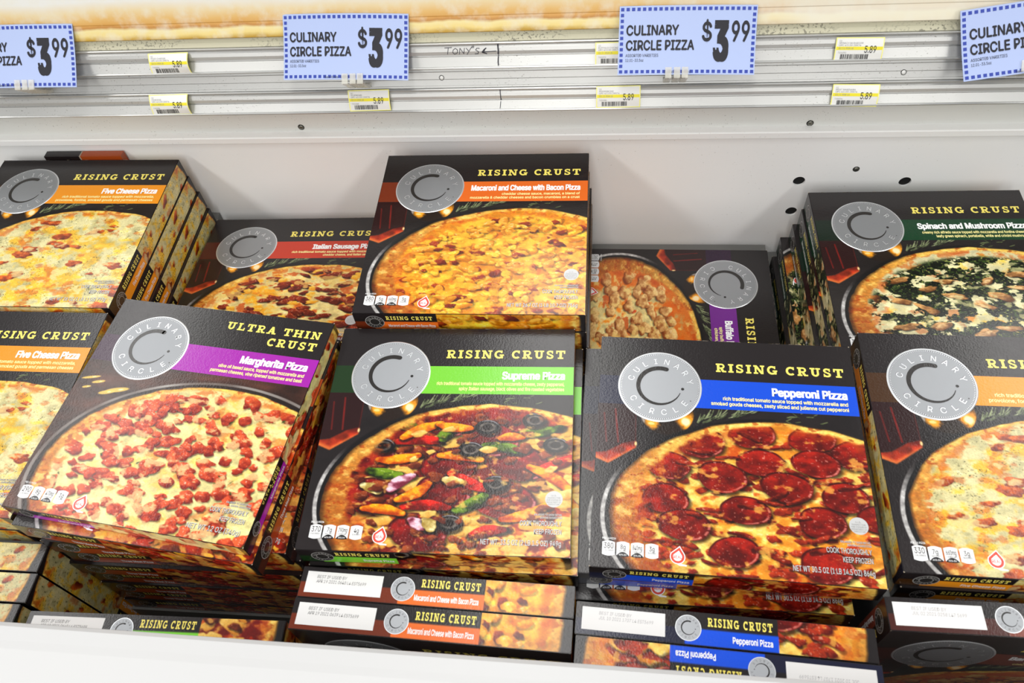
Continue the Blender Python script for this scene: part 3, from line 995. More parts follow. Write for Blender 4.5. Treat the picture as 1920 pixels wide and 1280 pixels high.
def facts_mesh(kind, H, T):
    key = ('facts', kind)
    if key in _mesh: return _mesh[key]
    pm = PM(['icon', 'icon_dark', 'white'])
    P = planes(H, T)['front']
    dy = H - 300
    nums = INFO[kind][5]
    bold_line(pm, P, 'PER 1/6 PIZZA' if kind != 'margherita' else 'PER 1/2 PIZZA', 12.6, 27, 268.6 + dy, 2.1, .16, 'white', .01)
    for i, (nm, cp) in enumerate(zip(nums, ('CALORIES', 'SAT FAT', 'SODIUM', 'SUGARS'))):
        x0, x1, y0, y1 = 12.8 + 15.2 * i, 26.4 + 15.2 * i, 270.6 + dy, 286.6 + dy
        xc, hw = (x0 + x1) / 2, (x1 - x0) / 2
        pts = [(x1 - (x1 - x0) * t, y1 - 1.2 + 1.6 * math.sin(math.pi * t)) for t in np.linspace(0, 1, 11)]
        pts = [(x0 + (x1 - x0) * t, y0 + 1.2 - 1.6 * math.sin(math.pi * t)) for t in np.linspace(0, 1, 11)] + pts
        pm.poly(P, pts[::-1], .16, 'icon')
        if i in (1, 2):
            d = [(x0 + .3 + (x1 - x0 - .6) * t, y1 - .2 - 4.6 * math.sin(math.pi * t) ** .7) for t in np.linspace(0, 1, 13)]
            d += [(x1 - .3 - (x1 - x0 - .6) * t, y1 - .2 + .6 * math.sin(math.pi * t)) for t in np.linspace(0, 1, 7)[1:-1]]
            pm.poly(P, d[::-1], .20, 'icon_dark')
            pm.flat(P, text2d(('40% DV', '35% DV')[i - 1], xc - 4, xc + 4, y1 - .8, 1.7, .01), .24, 'white')
        w = (5.0, 2.7, 4.9, 2.7)[i]
        cap = (6.2, 5.0, 5.0, 5.0)[i]
        pm.flat(P, text2d(nm, xc - w, xc + w, y0 + 8.2, cap, .004), .22, 'icon_dark')
        pm.flat(P, text2d(cp, xc - (5.2 if i in (0,) else 4.2), xc + (5.2 if i in (0,) else 4.2), y0 + 11.2, 1.7, 0), .22, 'icon_dark')
    _mesh[key] = pm.build('nutrition_icons')
    return _mesh[key]


def date_mesh(H, T, lines, pale, seed):
    pm = PM(['date_white', 'inkjet', 'inkjet_pale'])
    P = planes(H, T)['top']
    k = T / 34
    pm.poly(P, [(6.5, 5 * k), (6.5, 28.4 * k), (92, 28.4 * k), (92, 5 * k)], .14, 'date_white')
    mt = 'inkjet_pale' if pale else 'inkjet'
    x = 24 if pale else 18
    for i, s in enumerate(lines):
        pm.flat(P, text2d(s, x, x + 2.06 * len(s) * (1.0 if i else 1.08), (12.2 + 5.0 * i) * k, 3.4 * k, -.012, .12), .20, mt)
    return pm.build('date_panel')


# ------------------------------------------------------------------ placing boxes
_cnt = {}


def pizza_box(kind, tl, ztop, yaw=0.0, pose='flat', parts='full', label='', group='', H=300.0, T=34.0, tilt=0.0, sides=('bottom', 'right', 'left'), date=None):
    """tl: world x, y (mm) of the printed front's top-left corner (flat), or of the upper side's back-left corner (standing)."""
    if pose == 'flat':
        R = Matrix.Rotation(math.radians(yaw), 4, 'Z') @ Matrix.Rotation(math.radians(tilt), 4, 'X')
        loc = Vector((tl[0], tl[1], ztop)) - R @ Vector((-150, H / 2, T))
    else:
        a = yaw + (180 if pose == 'back' else 0)
        R = Matrix.Rotation(math.radians(a), 4, 'Z') @ Matrix.Rotation(math.radians(90), 4, 'X')
        q = Vector((-150, H / 2, 0)) if pose == 'front' else Vector((150, H / 2, T))
        loc = Vector((tl[0], tl[1], ztop)) - R @ q
    root = empty('pizza_box')
    root.matrix_world = Matrix.Translation((loc.x * MM, loc.y * MM, loc.z * MM + ZO)) @ R
    tag(root, label, 'pizza box', group)
    link('carton', carton_mesh(kind, H, T, parts == 'full'), root)
    if parts == 'full':
        link('cover_photo', cover_mesh(kind, H, T), root)
        link('flavour_banner', banner_mesh(kind, H, T), root)
        link('silver_badge', seal_mesh(H, T), root)
        link('nutrition_icons', facts_mesh(kind, H, T), root)
    for s in sides:
        link('side_badge', side_seal_mesh(H, T, s), root)
    if date:
        o = link('date_panel', date_mesh(H, T, date[0], date[1], 0), root)
        o['label'] = 'white panel with inkjet date'
    return root


G = 'five cheese pizza boxes stacked at the back left'
zt = -817
for i, (dx, dy, lb) in enumerate(((0, 0, 'five cheese pizza box on top of the back left stack against the wall'),
                                  (2, 0, 'five cheese pizza box second from top of the back left stack'),
                                  (6, 0, 'five cheese pizza box third from top of the back left stack'),
                                  (11, -4, 'five cheese pizza box fourth from top of the back left stack'))):
    pizza_box('five_cheese', (-968 + dx, 931 + dy), zt - 34.2 * i, -0.2, parts='full' if i == 0 else 'plain', label=lb, group=G, sides=('bottom', 'right'))

G = 'macaroni and cheese pizza boxes in the back centre stack'
for i, (dx, dy, lb) in enumerate(((0, 0, 'macaroni and cheese with bacon pizza box topping the tall back centre stack'),
                                  (1, -2, 'macaroni pizza box second from top of the back centre stack'),
                                  (4, -1, 'macaroni pizza box third from top of the back centre stack'),
                                  (5, -1, 'macaroni pizza box fourth from top of the back centre stack'),
                                  (2, -2, 'macaroni pizza box fifth from top of the back centre stack'))):
    pizza_box('macaroni', (-320 + dx, 911 + dy), -796 - 34.2 * i, 0.4, parts='full' if i == 0 else 'plain', label=lb, group=G, sides=('bottom', 'right'))

pizza_box('italian_sausage', (-649, 918), -940, 1.2, tilt=-5.7, label='italian sausage pizza box with red banner lying low between two back stacks', group='italian sausage pizza boxes', sides=())
pizza_box('buffalo', (268, 905), -996, -90.4, label='buffalo chicken pizza box turned sideways with purple banner, low at the back', group='buffalo chicken pizza boxes', sides=())

G = 'spinach and mushroom pizza boxes in the back right stack'
for i, (x, y, yw, lb) in enumerate(((308, 914, .8, 'spinach and mushroom pizza box on top of the back right stack'),
                                    (305.5, 914, .6, 'spinach pizza box second from top of the back right stack'),
                                    (299, 915, .5, 'spinach pizza box third from top, bottle print showing, back right stack'),
                                    (587, 919, -90, 'spinach pizza box fourth from top, turned sideways, back right stack'),
                                    (279, 908, .6, 'spinach pizza box at the bottom of the back right stack'))):
    pizza_box('spinach', (x, y), -877 - 34.2 * i, yw, parts='plain' if i in (4,) else 'full', label=lb, group=G,
              sides=('bottom',) if i == 3 else ('left',))

# front row
G = 'five cheese pizza boxes in the front left stack'
pizza_box('five_cheese', (-970, 627), -821, -.4, label='five cheese pizza box lying left of the margherita box in the front row', group=G, sides=('bottom',))
pizza_box('five_cheese', (-974, 625), -855.2, -.2, parts='plain', label='five cheese pizza box under the front left five cheese box', group=G, sides=('bottom',))

pizza_box('margherita', (-635, 632), -797.5, -6.96, H=304.0, T=22.0, label='ultra thin margherita pizza box with magenta banner, tilted atop the front left stack', sides=('bottom', 'right'), group='margherita pizza boxes')
G = 'three meat pizza boxes stacked under the margherita box'
names = ('topmost', 'second', 'third', 'fourth', 'fifth', 'sixth', 'seventh', 'lowest')
for i, (x, y, yw) in enumerate(((-634, 616, -6.4), (-648, 612.5, -.3), (-645, 614, .3), (-650, 611, -.3), (-647, 613, .2), (-645, 611, .1), (-648, 613, -.2), (-647, 611, .1))):
    pizza_box('three_meat', (x, y), -820 - 34.15 * i, yw, parts='full' if i < 2 else 'plain',
              label='three meat pizza box, %s of the dark stack under the margherita box' % names[i], group=G, sides=('bottom', 'right') if i < 2 else ('bottom',))

G = 'supreme pizza boxes in the front centre stack'
pizza_box('supreme', (-331, 603), -818, .9, label='supreme pizza box with bright green banner on top of front centre stack', group=G, sides=('bottom',))
pizza_box('supreme', (-321, 599), -852.3, .4, label='supreme pizza box poking out to the right beneath the top supreme box', group=G, sides=('bottom',))
pizza_box('supreme', (-329, 600), -886.6, .2, parts='plain', label='supreme pizza box third from top of the front centre stack', group=G, sides=('bottom',))

G = 'pepperoni pizza boxes in the front right centre stack'
pizza_box('pepperoni', (3, 603), -826, -1.9, label='pepperoni pizza box with blue banner on top of its stack', group=G, sides=('bottom', 'left'))
pizza_box('pepperoni', (-17, 608), -860.3, -.7, label='pepperoni pizza box poking out to the left beneath the top pepperoni box', group=G, sides=('bottom', 'left'))
pizza_box('pepperoni', (-20, 590), -894.6, -.5, label='pepperoni pizza box pulled forward, third from top of its stack', group=G, sides=('bottom',))
pizza_box('pepperoni', (-17, 592), -928.9, -.4, parts='plain', label='pepperoni pizza box fourth from top behind the standing pepperoni boxes', group=G, sides=('bottom',))

G = 'five cheese pizza boxes in the front right stack'
pizza_box('five_cheese', (313, 609), -818, -.9, label='five cheese pizza box at the right edge of the front row', group=G, sides=('bottom', 'left'))
pizza_box('five_cheese', (317, 606), -852.3, -.4, parts='plain', label='five cheese pizza box beneath the one at the right edge', group=G, sides=('bottom', 'left'))

# boxes standing on edge along the front
D1, D2 = ['BEST IF USED BY', 'APR 19 2021 0640 L4 EST5699'], ['BEST IF USED BY', 'APR 19 2021 0639 L4 EST5699']
D3 = ['BEST IF USED BY', 'JUL 10 2021 1707 L4 EST5699']
G = 'macaroni pizza boxes standing on edge at the front'
pizza_box('macaroni', (-321, 295), -845, -1.42, 'front', 'plain', 'macaroni pizza box standing on edge, nearer the supreme stack, time 0640', G, sides=('top',), date=(D1, False))
pizza_box('macaroni', (-322, 260), -843, -1.6, 'front', 'full', 'macaroni pizza box standing on edge, nearer the white rim, time 0639', G, sides=('top',), date=(D2, False))
G = 'pepperoni pizza boxes standing on edge at the front'
pizza_box('pepperoni', (-19, 273.5), -849, -2.44, 'front', 'plain', 'pepperoni pizza box standing on edge behind the upside down one', G, sides=('top',), date=(D3, True))
pizza_box('pepperoni', (-19, 238), -847, -2.44, 'back', 'plain', 'pepperoni pizza box standing on edge with upside down lettering at the rim', G, sides=('top',), date=(D3, True))
pizza_box('supreme', (-637, 237), -871, .97, 'front', 'full', 'supreme pizza box standing on edge at the rim, left of macaroni boxes', 'supreme pizza boxes standing at the front', sides=('top',), date=(D1, False))
pizza_box('barbecue', (291, 290), -836, -.1, 'front', 'full', 'barbecue chicken pizza box standing on edge at the far right of the rim', 'barbecue chicken pizza boxes standing at the front', sides=('top', 'left'), date=(['BEST IF USED BY', 'JUL 02 2021 0258 L47 5699'], True))
G = 'five cheese pizza boxes standing on edge at the front left'
for (x, y, lb) in ((-951, 316, 'five cheese pizza box standing on edge, rearmost of three at the left'),
                   (-949, 280, 'five cheese pizza box standing on edge, middle of three at the left'),
                   (-954, 244, 'five cheese pizza box standing on edge, nearest the rim of three at the left')):
    pizza_box('five_cheese', (x, y), -873, 0, 'front', 'plain', lb, G, sides=('top', 'right'))


# ------------------------------------------------------------------ freezer case
def wpt(x, y, z): return (x, y, z + ZO / MM)


def noise_mat(name, base, dirt, scale, thr, amt, rough, metal=0.0, stretch=(1, 1, 1), rough_noise=0.0):
    """Base colour with scattered dirt flecks."""
    m, nt, b = mat_base(name)
    tc = nt.nodes.new('ShaderNodeTexCoord')
    mp = nt.nodes.new('ShaderNodeMapping')
    mp.inputs['Scale'].default_value = stretch
    n = nt.nodes.new('ShaderNodeTexNoise')
    n.inputs['Scale'].default_value = scale
    n.inputs['Detail'].default_value = 4
    big = nt.nodes.new('ShaderNodeTexNoise')
    big.inputs['Scale'].default_value = 9
    big.inputs['Detail'].default_value = 3
    rp = nt.nodes.new('ShaderNodeMapRange')
    rp.inputs['From Min'].default_value = thr
    rp.inputs['From Max'].default_value = thr + .05
    rp.inputs['To Max'].default_value = amt
    r2 = nt.nodes.new('ShaderNodeMapRange')
    r2.inputs['From Min'].default_value = .42
    r2.inputs['From Max'].default_value = .62
    mu = nt.nodes.new('ShaderNodeMath')
    mu.operation = 'MULTIPLY'
    mx = nt.nodes.new('ShaderNodeMix')
    mx.data_type = 'RGBA'
    mx.inputs['A'].default_value = base
    mx.inputs['B'].default_value = dirt
    L = nt.links.new
    L(tc.outputs['Object'], mp.inputs['Vector'])
    L(mp.outputs['Vector'], n.inputs['Vector'])
    L(tc.outputs['Object'], big.inputs['Vector'])
    L(n.outputs['Fac'], rp.inputs['Value'])
    L(big.outputs['Fac'], r2.inputs['Value'])
    L(rp.outputs['Result'], mu.inputs[0])
    L(r2.outputs['Result'], mu.inputs[1])
    L(mu.outputs['Value'], mx.inputs['Factor'])
    L(mx.outputs['Result'], b.inputs['Base Color'])
    b.inputs['Roughness'].default_value = rough
    b.inputs['Metallic'].default_value = metal
    return m


M['liner'] = noise_mat('white_liner', srgb(.95, .95, .945), srgb(.76, .75, .73), 260, .66, .6, .38)
M['recess'] = noise_mat('grey_recess', srgb(.88, .885, .87), srgb(.45, .44, .40), 420, .66, .8, .45)
M['alu'] = noise_mat('aluminium_rail', srgb(.735, .735, .725), srgb(.34, .32, .28), 330, .645, .85, .34, .45, (1, 2.2, 2.2))
M['alu_clean'] = flat('aluminium_lip', srgb(.80, .80, .79), .30, .6)
M['rim'] = noise_mat('white_rim', srgb(.79, .79, .79), srgb(.74, .73, .72), 300, .70, .5, .42)
M['hole'] = flat('hole_shade_black', srgb(.03, .03, .03), .9)  # near-black colour standing for the darkness behind the liner holes
M['deck'] = flat('deck_grey', srgb(.45, .45, .44), .6)
M['steel'] = flat('screw_steel', srgb(.50, .50, .47), .35, .9)
M['bright_steel'] = flat('rivet_steel', srgb(.84, .84, .83), .4, .3)
M['steel_dark'] = flat('screw_recess', srgb(.12, .12, .11), .5, .5)
M['marker'] = flat('marker_ink', srgb(.27, .27, .30), .6)
M['seam'] = noise_mat('mouldy_sealant', srgb(.77, .755, .66), srgb(.24, .23, .20), 300, .55, .62, .6)

# rusted canopy: pale enamel with ochre stains running along its folds
m, nt, b = mat_base('stained_canopy')
L = nt.links.new
tc = nt.nodes.new('ShaderNodeTexCoord')
sep = nt.nodes.new('ShaderNodeSeparateXYZ')
L(tc.outputs['Object'], sep.inputs['Vector'])
wob = nt.nodes.new('ShaderNodeTexNoise')
wob.inputs['Scale'].default_value = 16
wob.inputs['Detail'].default_value = 6
L(tc.outputs['Object'], wob.inputs['Vector'])


def node_math(op, a, b_=None, c=None):
    n_ = nt.nodes.new('ShaderNodeMath')
    n_.operation = op
    for i_, q_ in enumerate((a, b_, c)):
        if q_ is None: continue
        if isinstance(q_, (int, float)): n_.inputs[i_].default_value = q_
        else: L(q_, n_.inputs[i_])
    return n_.outputs[0]


wz = node_math('MULTIPLY_ADD', wob.outputs['Fac'], .012, sep.outputs['Z'])
ramp = nt.nodes.new('ShaderNodeValToRGB')
RZ0, RZ1 = ZO - .620, ZO - .500
mr = nt.nodes.new('ShaderNodeMapRange')
mr.inputs['From Min'].default_value = RZ0
mr.inputs['From Max'].default_value = RZ1
L(wz, mr.inputs['Value'])
L(mr.outputs['Result'], ramp.inputs['Fac'])
els = ramp.color_ramp.elements
stops = ((0.0, (.66, .52, .14)), (.09, (.72, .57, .17)), (.13, (.89, .80, .50)), (.175, (.90, .84, .60)), (.20, (.72, .50, .22)), (.225, (.82, .61, .30)), (.29, (.86, .70, .42)), (.37, (.88, .80, .62)), (.47, (.88, .88, .86)))
for i_, (p_, c_) in enumerate(stops):
    e_ = els[i_] if i_ < 2 else els.new(p_)
    e_.position = p_
    e_.color = srgb(*c_)
fade = nt.nodes.new('ShaderNodeMapRange')
fade.inputs['From Min'].default_value = .16
fade.inputs['From Max'].default_value = .42
fade.inputs['To Min'].default_value = 1.0
fade.inputs['To Max'].default_value = .16
xw = node_math('MULTIPLY_ADD', wob.outputs['Fac'], .25, sep.outputs['X'])
L(xw, fade.inputs['Value'])
blot = nt.nodes.new('ShaderNodeTexNoise')
blot.inputs['Scale'].default_value = 55
blot.inputs['Detail'].default_value = 6
L(tc.outputs['Object'], blot.inputs['Vector'])
bl = nt.nodes.new('ShaderNodeMapRange')
bl.inputs['From Min'].default_value = .30
bl.inputs['From Max'].default_value = .55
bl.inputs['To Min'].default_value = .45
L(blot.outputs['Fac'], bl.inputs['Value'])
fac = node_math('MULTIPLY', fade.outputs['Result'], bl.outputs['Result'])
mx = nt.nodes.new('ShaderNodeMix')
mx.data_type = 'RGBA'
mx.inputs['A'].default_value = srgb(.88, .865, .80)
L(fac, mx.inputs['Factor'])
L(ramp.outputs['Color'], mx.inputs['B'])
L(mx.outputs['Result'], b.inputs['Base Color'])
b.inputs['Roughness'].default_value = .45
M['canopy'] = m

X0, X1 = -1500.0, 1250.0
PHI = math.radians(27)


def rail(s, n):
    """Point on the slanted price-rail face: s up the slope, n out of it (mm)."""
    return (905 + s * math.sin(PHI) - n * math.cos(PHI), -711 + s * math.cos(PHI) + n * math.sin(PHI))


def extrude(pm, prof, mat, x0=X0, x1=X1, close=True, mats=None):
    n = len(prof)
    v = [wpt(x0, y, z) for y, z in prof] + [wpt(x1, y, z) for y, z in prof]
    rng_ = range(n if close else n - 1)
    for i in rng_:
        j = (i + 1) % n
        pm.raw([v[i], v[j], v[n + j], v[n + i]], [(0, 1, 2, 3)], mats[i] if mats else mat)
    if close:
        pm.raw(v[:n], [tuple(range(n - 1, -1, -1))], mat)
        pm.raw(v[n:], [tuple(range(n))], mat)


case = empty('freezer_case', (0, 0, 0))
tag(case, 'white chest freezer case with slanted price rails and rust-stained canopy', 'freezer')

# back liner with drilled holes
pm = PM(['liner', 'hole'])
pm.box(X0, X1, 950, 953, -1300 + ZO / MM, -795 + ZO / MM, 'liner')
me = pm.build('back_liner')
lin_o = link('back_liner', me, case)
holes = ((301.5, -888), (458, -890), (302.5, -953))
bmc = bmesh.new()
for hx, hz in holes:
    bmesh.ops.create_cone(bmc, cap_ends=True, segments=40, radius1=.009, radius2=.009, depth=.05,
                          matrix=Matrix.Translation((hx * MM, .957, hz * MM + ZO)) @ Matrix.Rotation(math.pi / 2, 4, 'X'))
cut_me = bpy.data.meshes.new('cut')
bmc.to_mesh(cut_me)
bmc.free()
cut = bpy.data.objects.new('cut', cut_me)
C.objects.link(cut)
md = lin_o.modifiers.new('holes', 'BOOLEAN')
md.object = cut
md.operation = 'DIFFERENCE'
md.solver = 'EXACT'
bpy.context.view_layer.update()
new = bpy.data.meshes.new_from_object(lin_o.evaluated_get(bpy.context.evaluated_depsgraph_get()))
lin_o.modifiers.clear()
lin_o.data = new
new.polygons.foreach_set('use_smooth', np.zeros(len(new.polygons), bool))
bpy.data.objects.remove(cut)
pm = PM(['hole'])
pm.box(280, 480, 953.3, 975, -975 + ZO / MM, -870 + ZO / MM, 'hole')  # solid block added so the holes read black, shade put into its colour
link('hole_shade_block', pm.build('hole_shade_block'), case)

# lip, recess, rails, seam, canopy
pm = PM(['liner'])
extrude(pm, [(950, -796), (941, -796), (939.5, -794.5), (939.5, -785.5), (941, -784), (953, -783), (953, -796)], 'liner')
link('lip', pm.build('lip'), case)
pm = PM(['recess'])
extrude(pm, [(953, -790), (953, -700), (962, -700), (962, -790)], 'recess')
link('recess_panel', pm.build('recess_panel'), case)
pm = PM(['recess'])
bk = [rail(-1, -2), rail(104, -2), rail(104, -14), rail(-1, -14)]
extrude(pm, bk, 'recess')
extrude(pm, [rail(-1, -2), rail(-1, -14), (953, -712), (953, -724), (908, -724)][:4], 'recess')
link('rail_backing', pm.build('rail_backing'), case)


def price_rail(s0, s1, marks):
    h = s1 - s0
    pm = PM(['alu', 'alu_clean', 'marker'])
    prof = [(s0, -1.5), (s0, 10), (s0 + 1.2, 11.5), (s0 + 2.6, 10.5), (s0 + 2.8, 6.5), (s0 + h * .46, 5.2), (s0 + h * .47, 3.4), (s0 + h * .52, 3.4), (s0 + h * .53, 6.2),
            (s0 + h * .66, 7.4), (s0 + h * .80, 7.2), (s1 - 2.6, 5.4), (s1 - 2.4, 8.6), (s1 - 1.2, 10), (s1, 9), (s1, -1.5)]
    mats = ['alu_clean'] * 4 + ['alu'] * 7 + ['alu_clean'] * 5
    extrude(pm, [rail(*q) for q in prof], 'alu', mats=mats)

    def face_n(s):
        for (sa, na), (sb, nb) in zip(prof[4:12], prof[5:12]):
            if sa <= s <= sb: return na + (nb - na) * (s - sa) / max(1e-6, sb - sa)
        return 6
    for line, wdt in marks:
        for (xa, sa), (xb, sb) in zip(line, line[1:]):
            for t in range(6):
                p, q = [(xa + (xb - xa) * (t + e) / 6, sa + (sb - sa) * (t + e) / 6) for e in (0, 1)]
                d = Vector((q[0] - p[0], q[1] - p[1]))
                if d.length < 1e-6: continue
                nn = Vector((-d.y, d.x)).normalized() * wdt / 2
                d = d.normalized() * wdt * .3
                pts = [(p[0] - d.x + nn.x, p[1] - d.y + nn.y), (p[0] - d.x - nn.x, p[1] - d.y - nn.y), (q[0] + d.x - nn.x, q[1] + d.y - nn.y), (q[0] + d.x + nn.x, q[1] + d.y + nn.y)]
                pm.raw([wpt(x, *rail(s, face_n(s) + .35)) for x, s in pts], [(0, 1, 2, 3)], 'marker')
    return link('price_rail', pm.build('price_rail'), case)


def hand(x, s, k, strokes):
    return [([(x + a * k, s + c * k) for a, c in st], .85) for st in strokes]


hw = []
hw += hand(-213, 76.3, 8, [[(-.1, 1), (1.1, 1.05)], [(.55, 1), (.35, 0)]])
hw += hand(-203, 76, 7.6, [[(.5, 1), (.1, .7), (0, .3), (.3, 0), (.8, .2), (.9, .7), (.5, 1)]])
hw += hand(-194, 76, 7.6, [[(0, 0), (.15, 1)], [(.15, 1), (.8, .05)], [(.8, .05), (.95, 1)]])
hw += hand(-184.5, 76, 7.6, [[(0, 1), (.45, .5)], [(.95, 1.1), (.1, -.1)]])
hw += [([(-176, 86.2), (-176.4, 83.6)], 1.0), ([(-174.2, 86.2), (-174.6, 83.6)], 1.0)]
hw += hand(-173, 75.8, 7.4, [[(.9, .95), (.4, 1), (.2, .7), (.7, .4), (.6, .05), (0, .0)]])
hw += [([(-163, 78.2), (-144, 79)], 1.1), ([(-157.5, 83), (-160, 81.2), (-163, 78), (-157, 75.8)], 1.5), ([(-160, 80.4), (-162.4, 77.6)], 2.0)]
hw += [([(-141.6, 87), (-141, 80), (-141.4, 74.5)], 2.2), ([(-141.4, 73), (-142, 66), (-141.8, 60)], 1.6)]
price_rail(57, 90.5, hw)
price_rail(0.5, 31.5, [([(-141, 29), (-140.4, 20), (-140.4, 15)], 1.3), ([(-140.6, 13), (-141.4, 7), (-141.8, 4)], .9)])
pm = PM(['alu'])
extrude(pm, [rail(*q) for q in ((32, -1.5), (32, 4), (34.5, 4), (34.8, 2.6), (42.6, 2.6), (43, 1.8), (43.4, 2.6), (52.4, 2.6), (53, 1.0), (56.4, 1.0), (56.4, -1.5))], 'alu')
link('middle_strip', pm.build('middle_strip'), case)
pm = PM(['seam'])
extrude(pm, [rail(*q) for q in ((91, -1.5), (91, 1.5), (97, -.5), (103.5, 2), (103.5, -1.5))], 'seam')
link('sealant_seam', pm.build('sealant_seam'), case)
pm = PM(['canopy'])
PH2 = math.radians(22)
f0 = rail(124, 6.4)
cp = [rail(103.2, -2), rail(103.2, 5.0), rail(104.2, 6.4), rail(123.4, 6.4), rail(124.6, 7.2)]
top = (cp[-1][0] + 130 * math.sin(PH2), cp[-1][1] + 130 * math.cos(PH2))
cp += [top, (top[0] + 20, top[1] - 8), rail(124, -6)]
extrude(pm, cp, 'canopy')
link('canopy_panel', pm.build('canopy_panel'), case)


def screw(x, y, z, r, axis, part):
    bm = bmesh.new()
    bmesh.ops.create_uvsphere(bm, u_segments=20, v_segments=10, radius=r)
    for v in bm.verts: v.co.z = max(0, v.co.z) * .45
    bmesh.ops.create_cone(bm, cap_ends=True, segments=20, radius1=r * 1.28, radius2=r * 1.2, depth=r * .18)
    nf = len(bm.faces)
    for a in (0, math.pi / 2):
        bmesh.ops.create_cube(bm, size=1, matrix=Matrix.Translation((0, 0, r * .44)) @ Matrix.Rotation(a, 4, 'Z') @ Matrix.Diagonal((r * .9, r * .2, r * .06, 1)))
    for i, f in enumerate(bm.faces): f.material_index = 1 if i >= nf else 0
    q = Vector(axis).to_track_quat('Z', 'Y').to_matrix().to_4x4()
    bmesh.ops.transform(bm, matrix=Matrix.Translation((x * MM, y * MM, z * MM + ZO)) @ q @ Matrix.Diagonal((MM, MM, MM, 1)), verts=bm.verts)
    me = bpy.data.meshes.new(part)
    bm.to_mesh(me)
    bm.free()
    me.materials.append(M['bright_steel' if part == 'rivet' else 'steel'])
    me.materials.append(M['steel_dark'])
    return link(part, me, case)


screw(-460, 952.6, -775, 4.0, (0, -1, 0), 'screw')
screw(295, 952.6, -779, 4.0, (0, -1, 0), 'screw')
screw(380, 949.8, -864, 4.0, (0, -1, 0), 'screw')
for rx_, rs_ in ((-221.5, 45.2), (385, 41.2)):
    yy, zz = rail(rs_, 2.6)
    screw(rx_, yy, zz, 3.0, (0, -math.cos(PHI), math.sin(PHI)), 'rivet')

# front rim of the case and the deck the stacks rest on
pm = PM(['rim'])
prof = [(196, -1250), (196, -792), (194.5, -787), (190, -783.5), (176, -781.5), (168, -780), (60, -775), (48, -778), (42, -788), (42, -1600), (60, -1600), (60, -1250)]
RY = math.radians(-.65)


def rimp(x, y): return (x * math.cos(RY) - (y - 190) * math.sin(RY), 190 + x * math.sin(RY) + (y - 190) * math.cos(RY))


n = len(prof)
va = [(*rimp(-1500, y), z + ZO / MM) for y, z in prof] + [(*rimp(1250, y), z + ZO / MM) for y, z in prof]
for i in range(n):
    j = (i + 1) % n
    pm.raw([va[i], va[j], va[n + j], va[n + i]], [(0, 1, 2, 3)], 'rim')
link('front_rim', pm.build('front_rim'), case)
pm = PM(['deck'])
for (x0, x1, y0, y1, zt) in ((X0, X1, 199, 949, -1180), (-332, 600, 205, 300, -1150), (-975, -660, 600, 949, -954), (-330, -15, 606, 949, -967.5), (280, 640, 610, 949, -1048.5), (-35, 275, 604, 949, -1030.5),
                             (-985, -672, 322, 602, -890), (-652, -343, 308, 605, -1093.6), (-332, -22, 302, 598, -921), (-25, 290, 300, 598, -963.5), (308, 640, 306, 604, -887)):
    pm.box(x0, x1, y0, y1, -1250 + ZO / MM, zt + ZO / MM - .3, 'deck')
v = [wpt(*q) for q in ((-653, 640, -1180), (-340, 640, -1180), (-340, 940, -1180), (-653, 940, -1180), (-653, 625, -947), (-350, 631, -947), (-350, 920, -976), (-653, 914, -976))]
pm.raw(v, [(4, 5, 6, 7), (0, 1, 5, 4), (1, 2, 6, 5), (2, 3, 7, 6), (3, 0, 4, 7)], 'deck')
link('deck', pm.build('deck'), case)

# ------------------------------------------------------------------ price signs
M['sign'] = flat('sign_paper', srgb(.655, .715, .87), .55)
M['sign_blue'] = flat('sign_blue', srgb(.15, .24, .62), .55)
M['sign_ink'] = flat('sign_ink', srgb(.06, .06, .11), .6)
m, nt, b = mat_base('clear_plastic')
b.inputs['Base Color'].default_value = srgb(.92, .91, .86)
b.inputs['Roughness'].default_value = .2
b.inputs['Alpha'].default_value = .38
M['clear'] = m


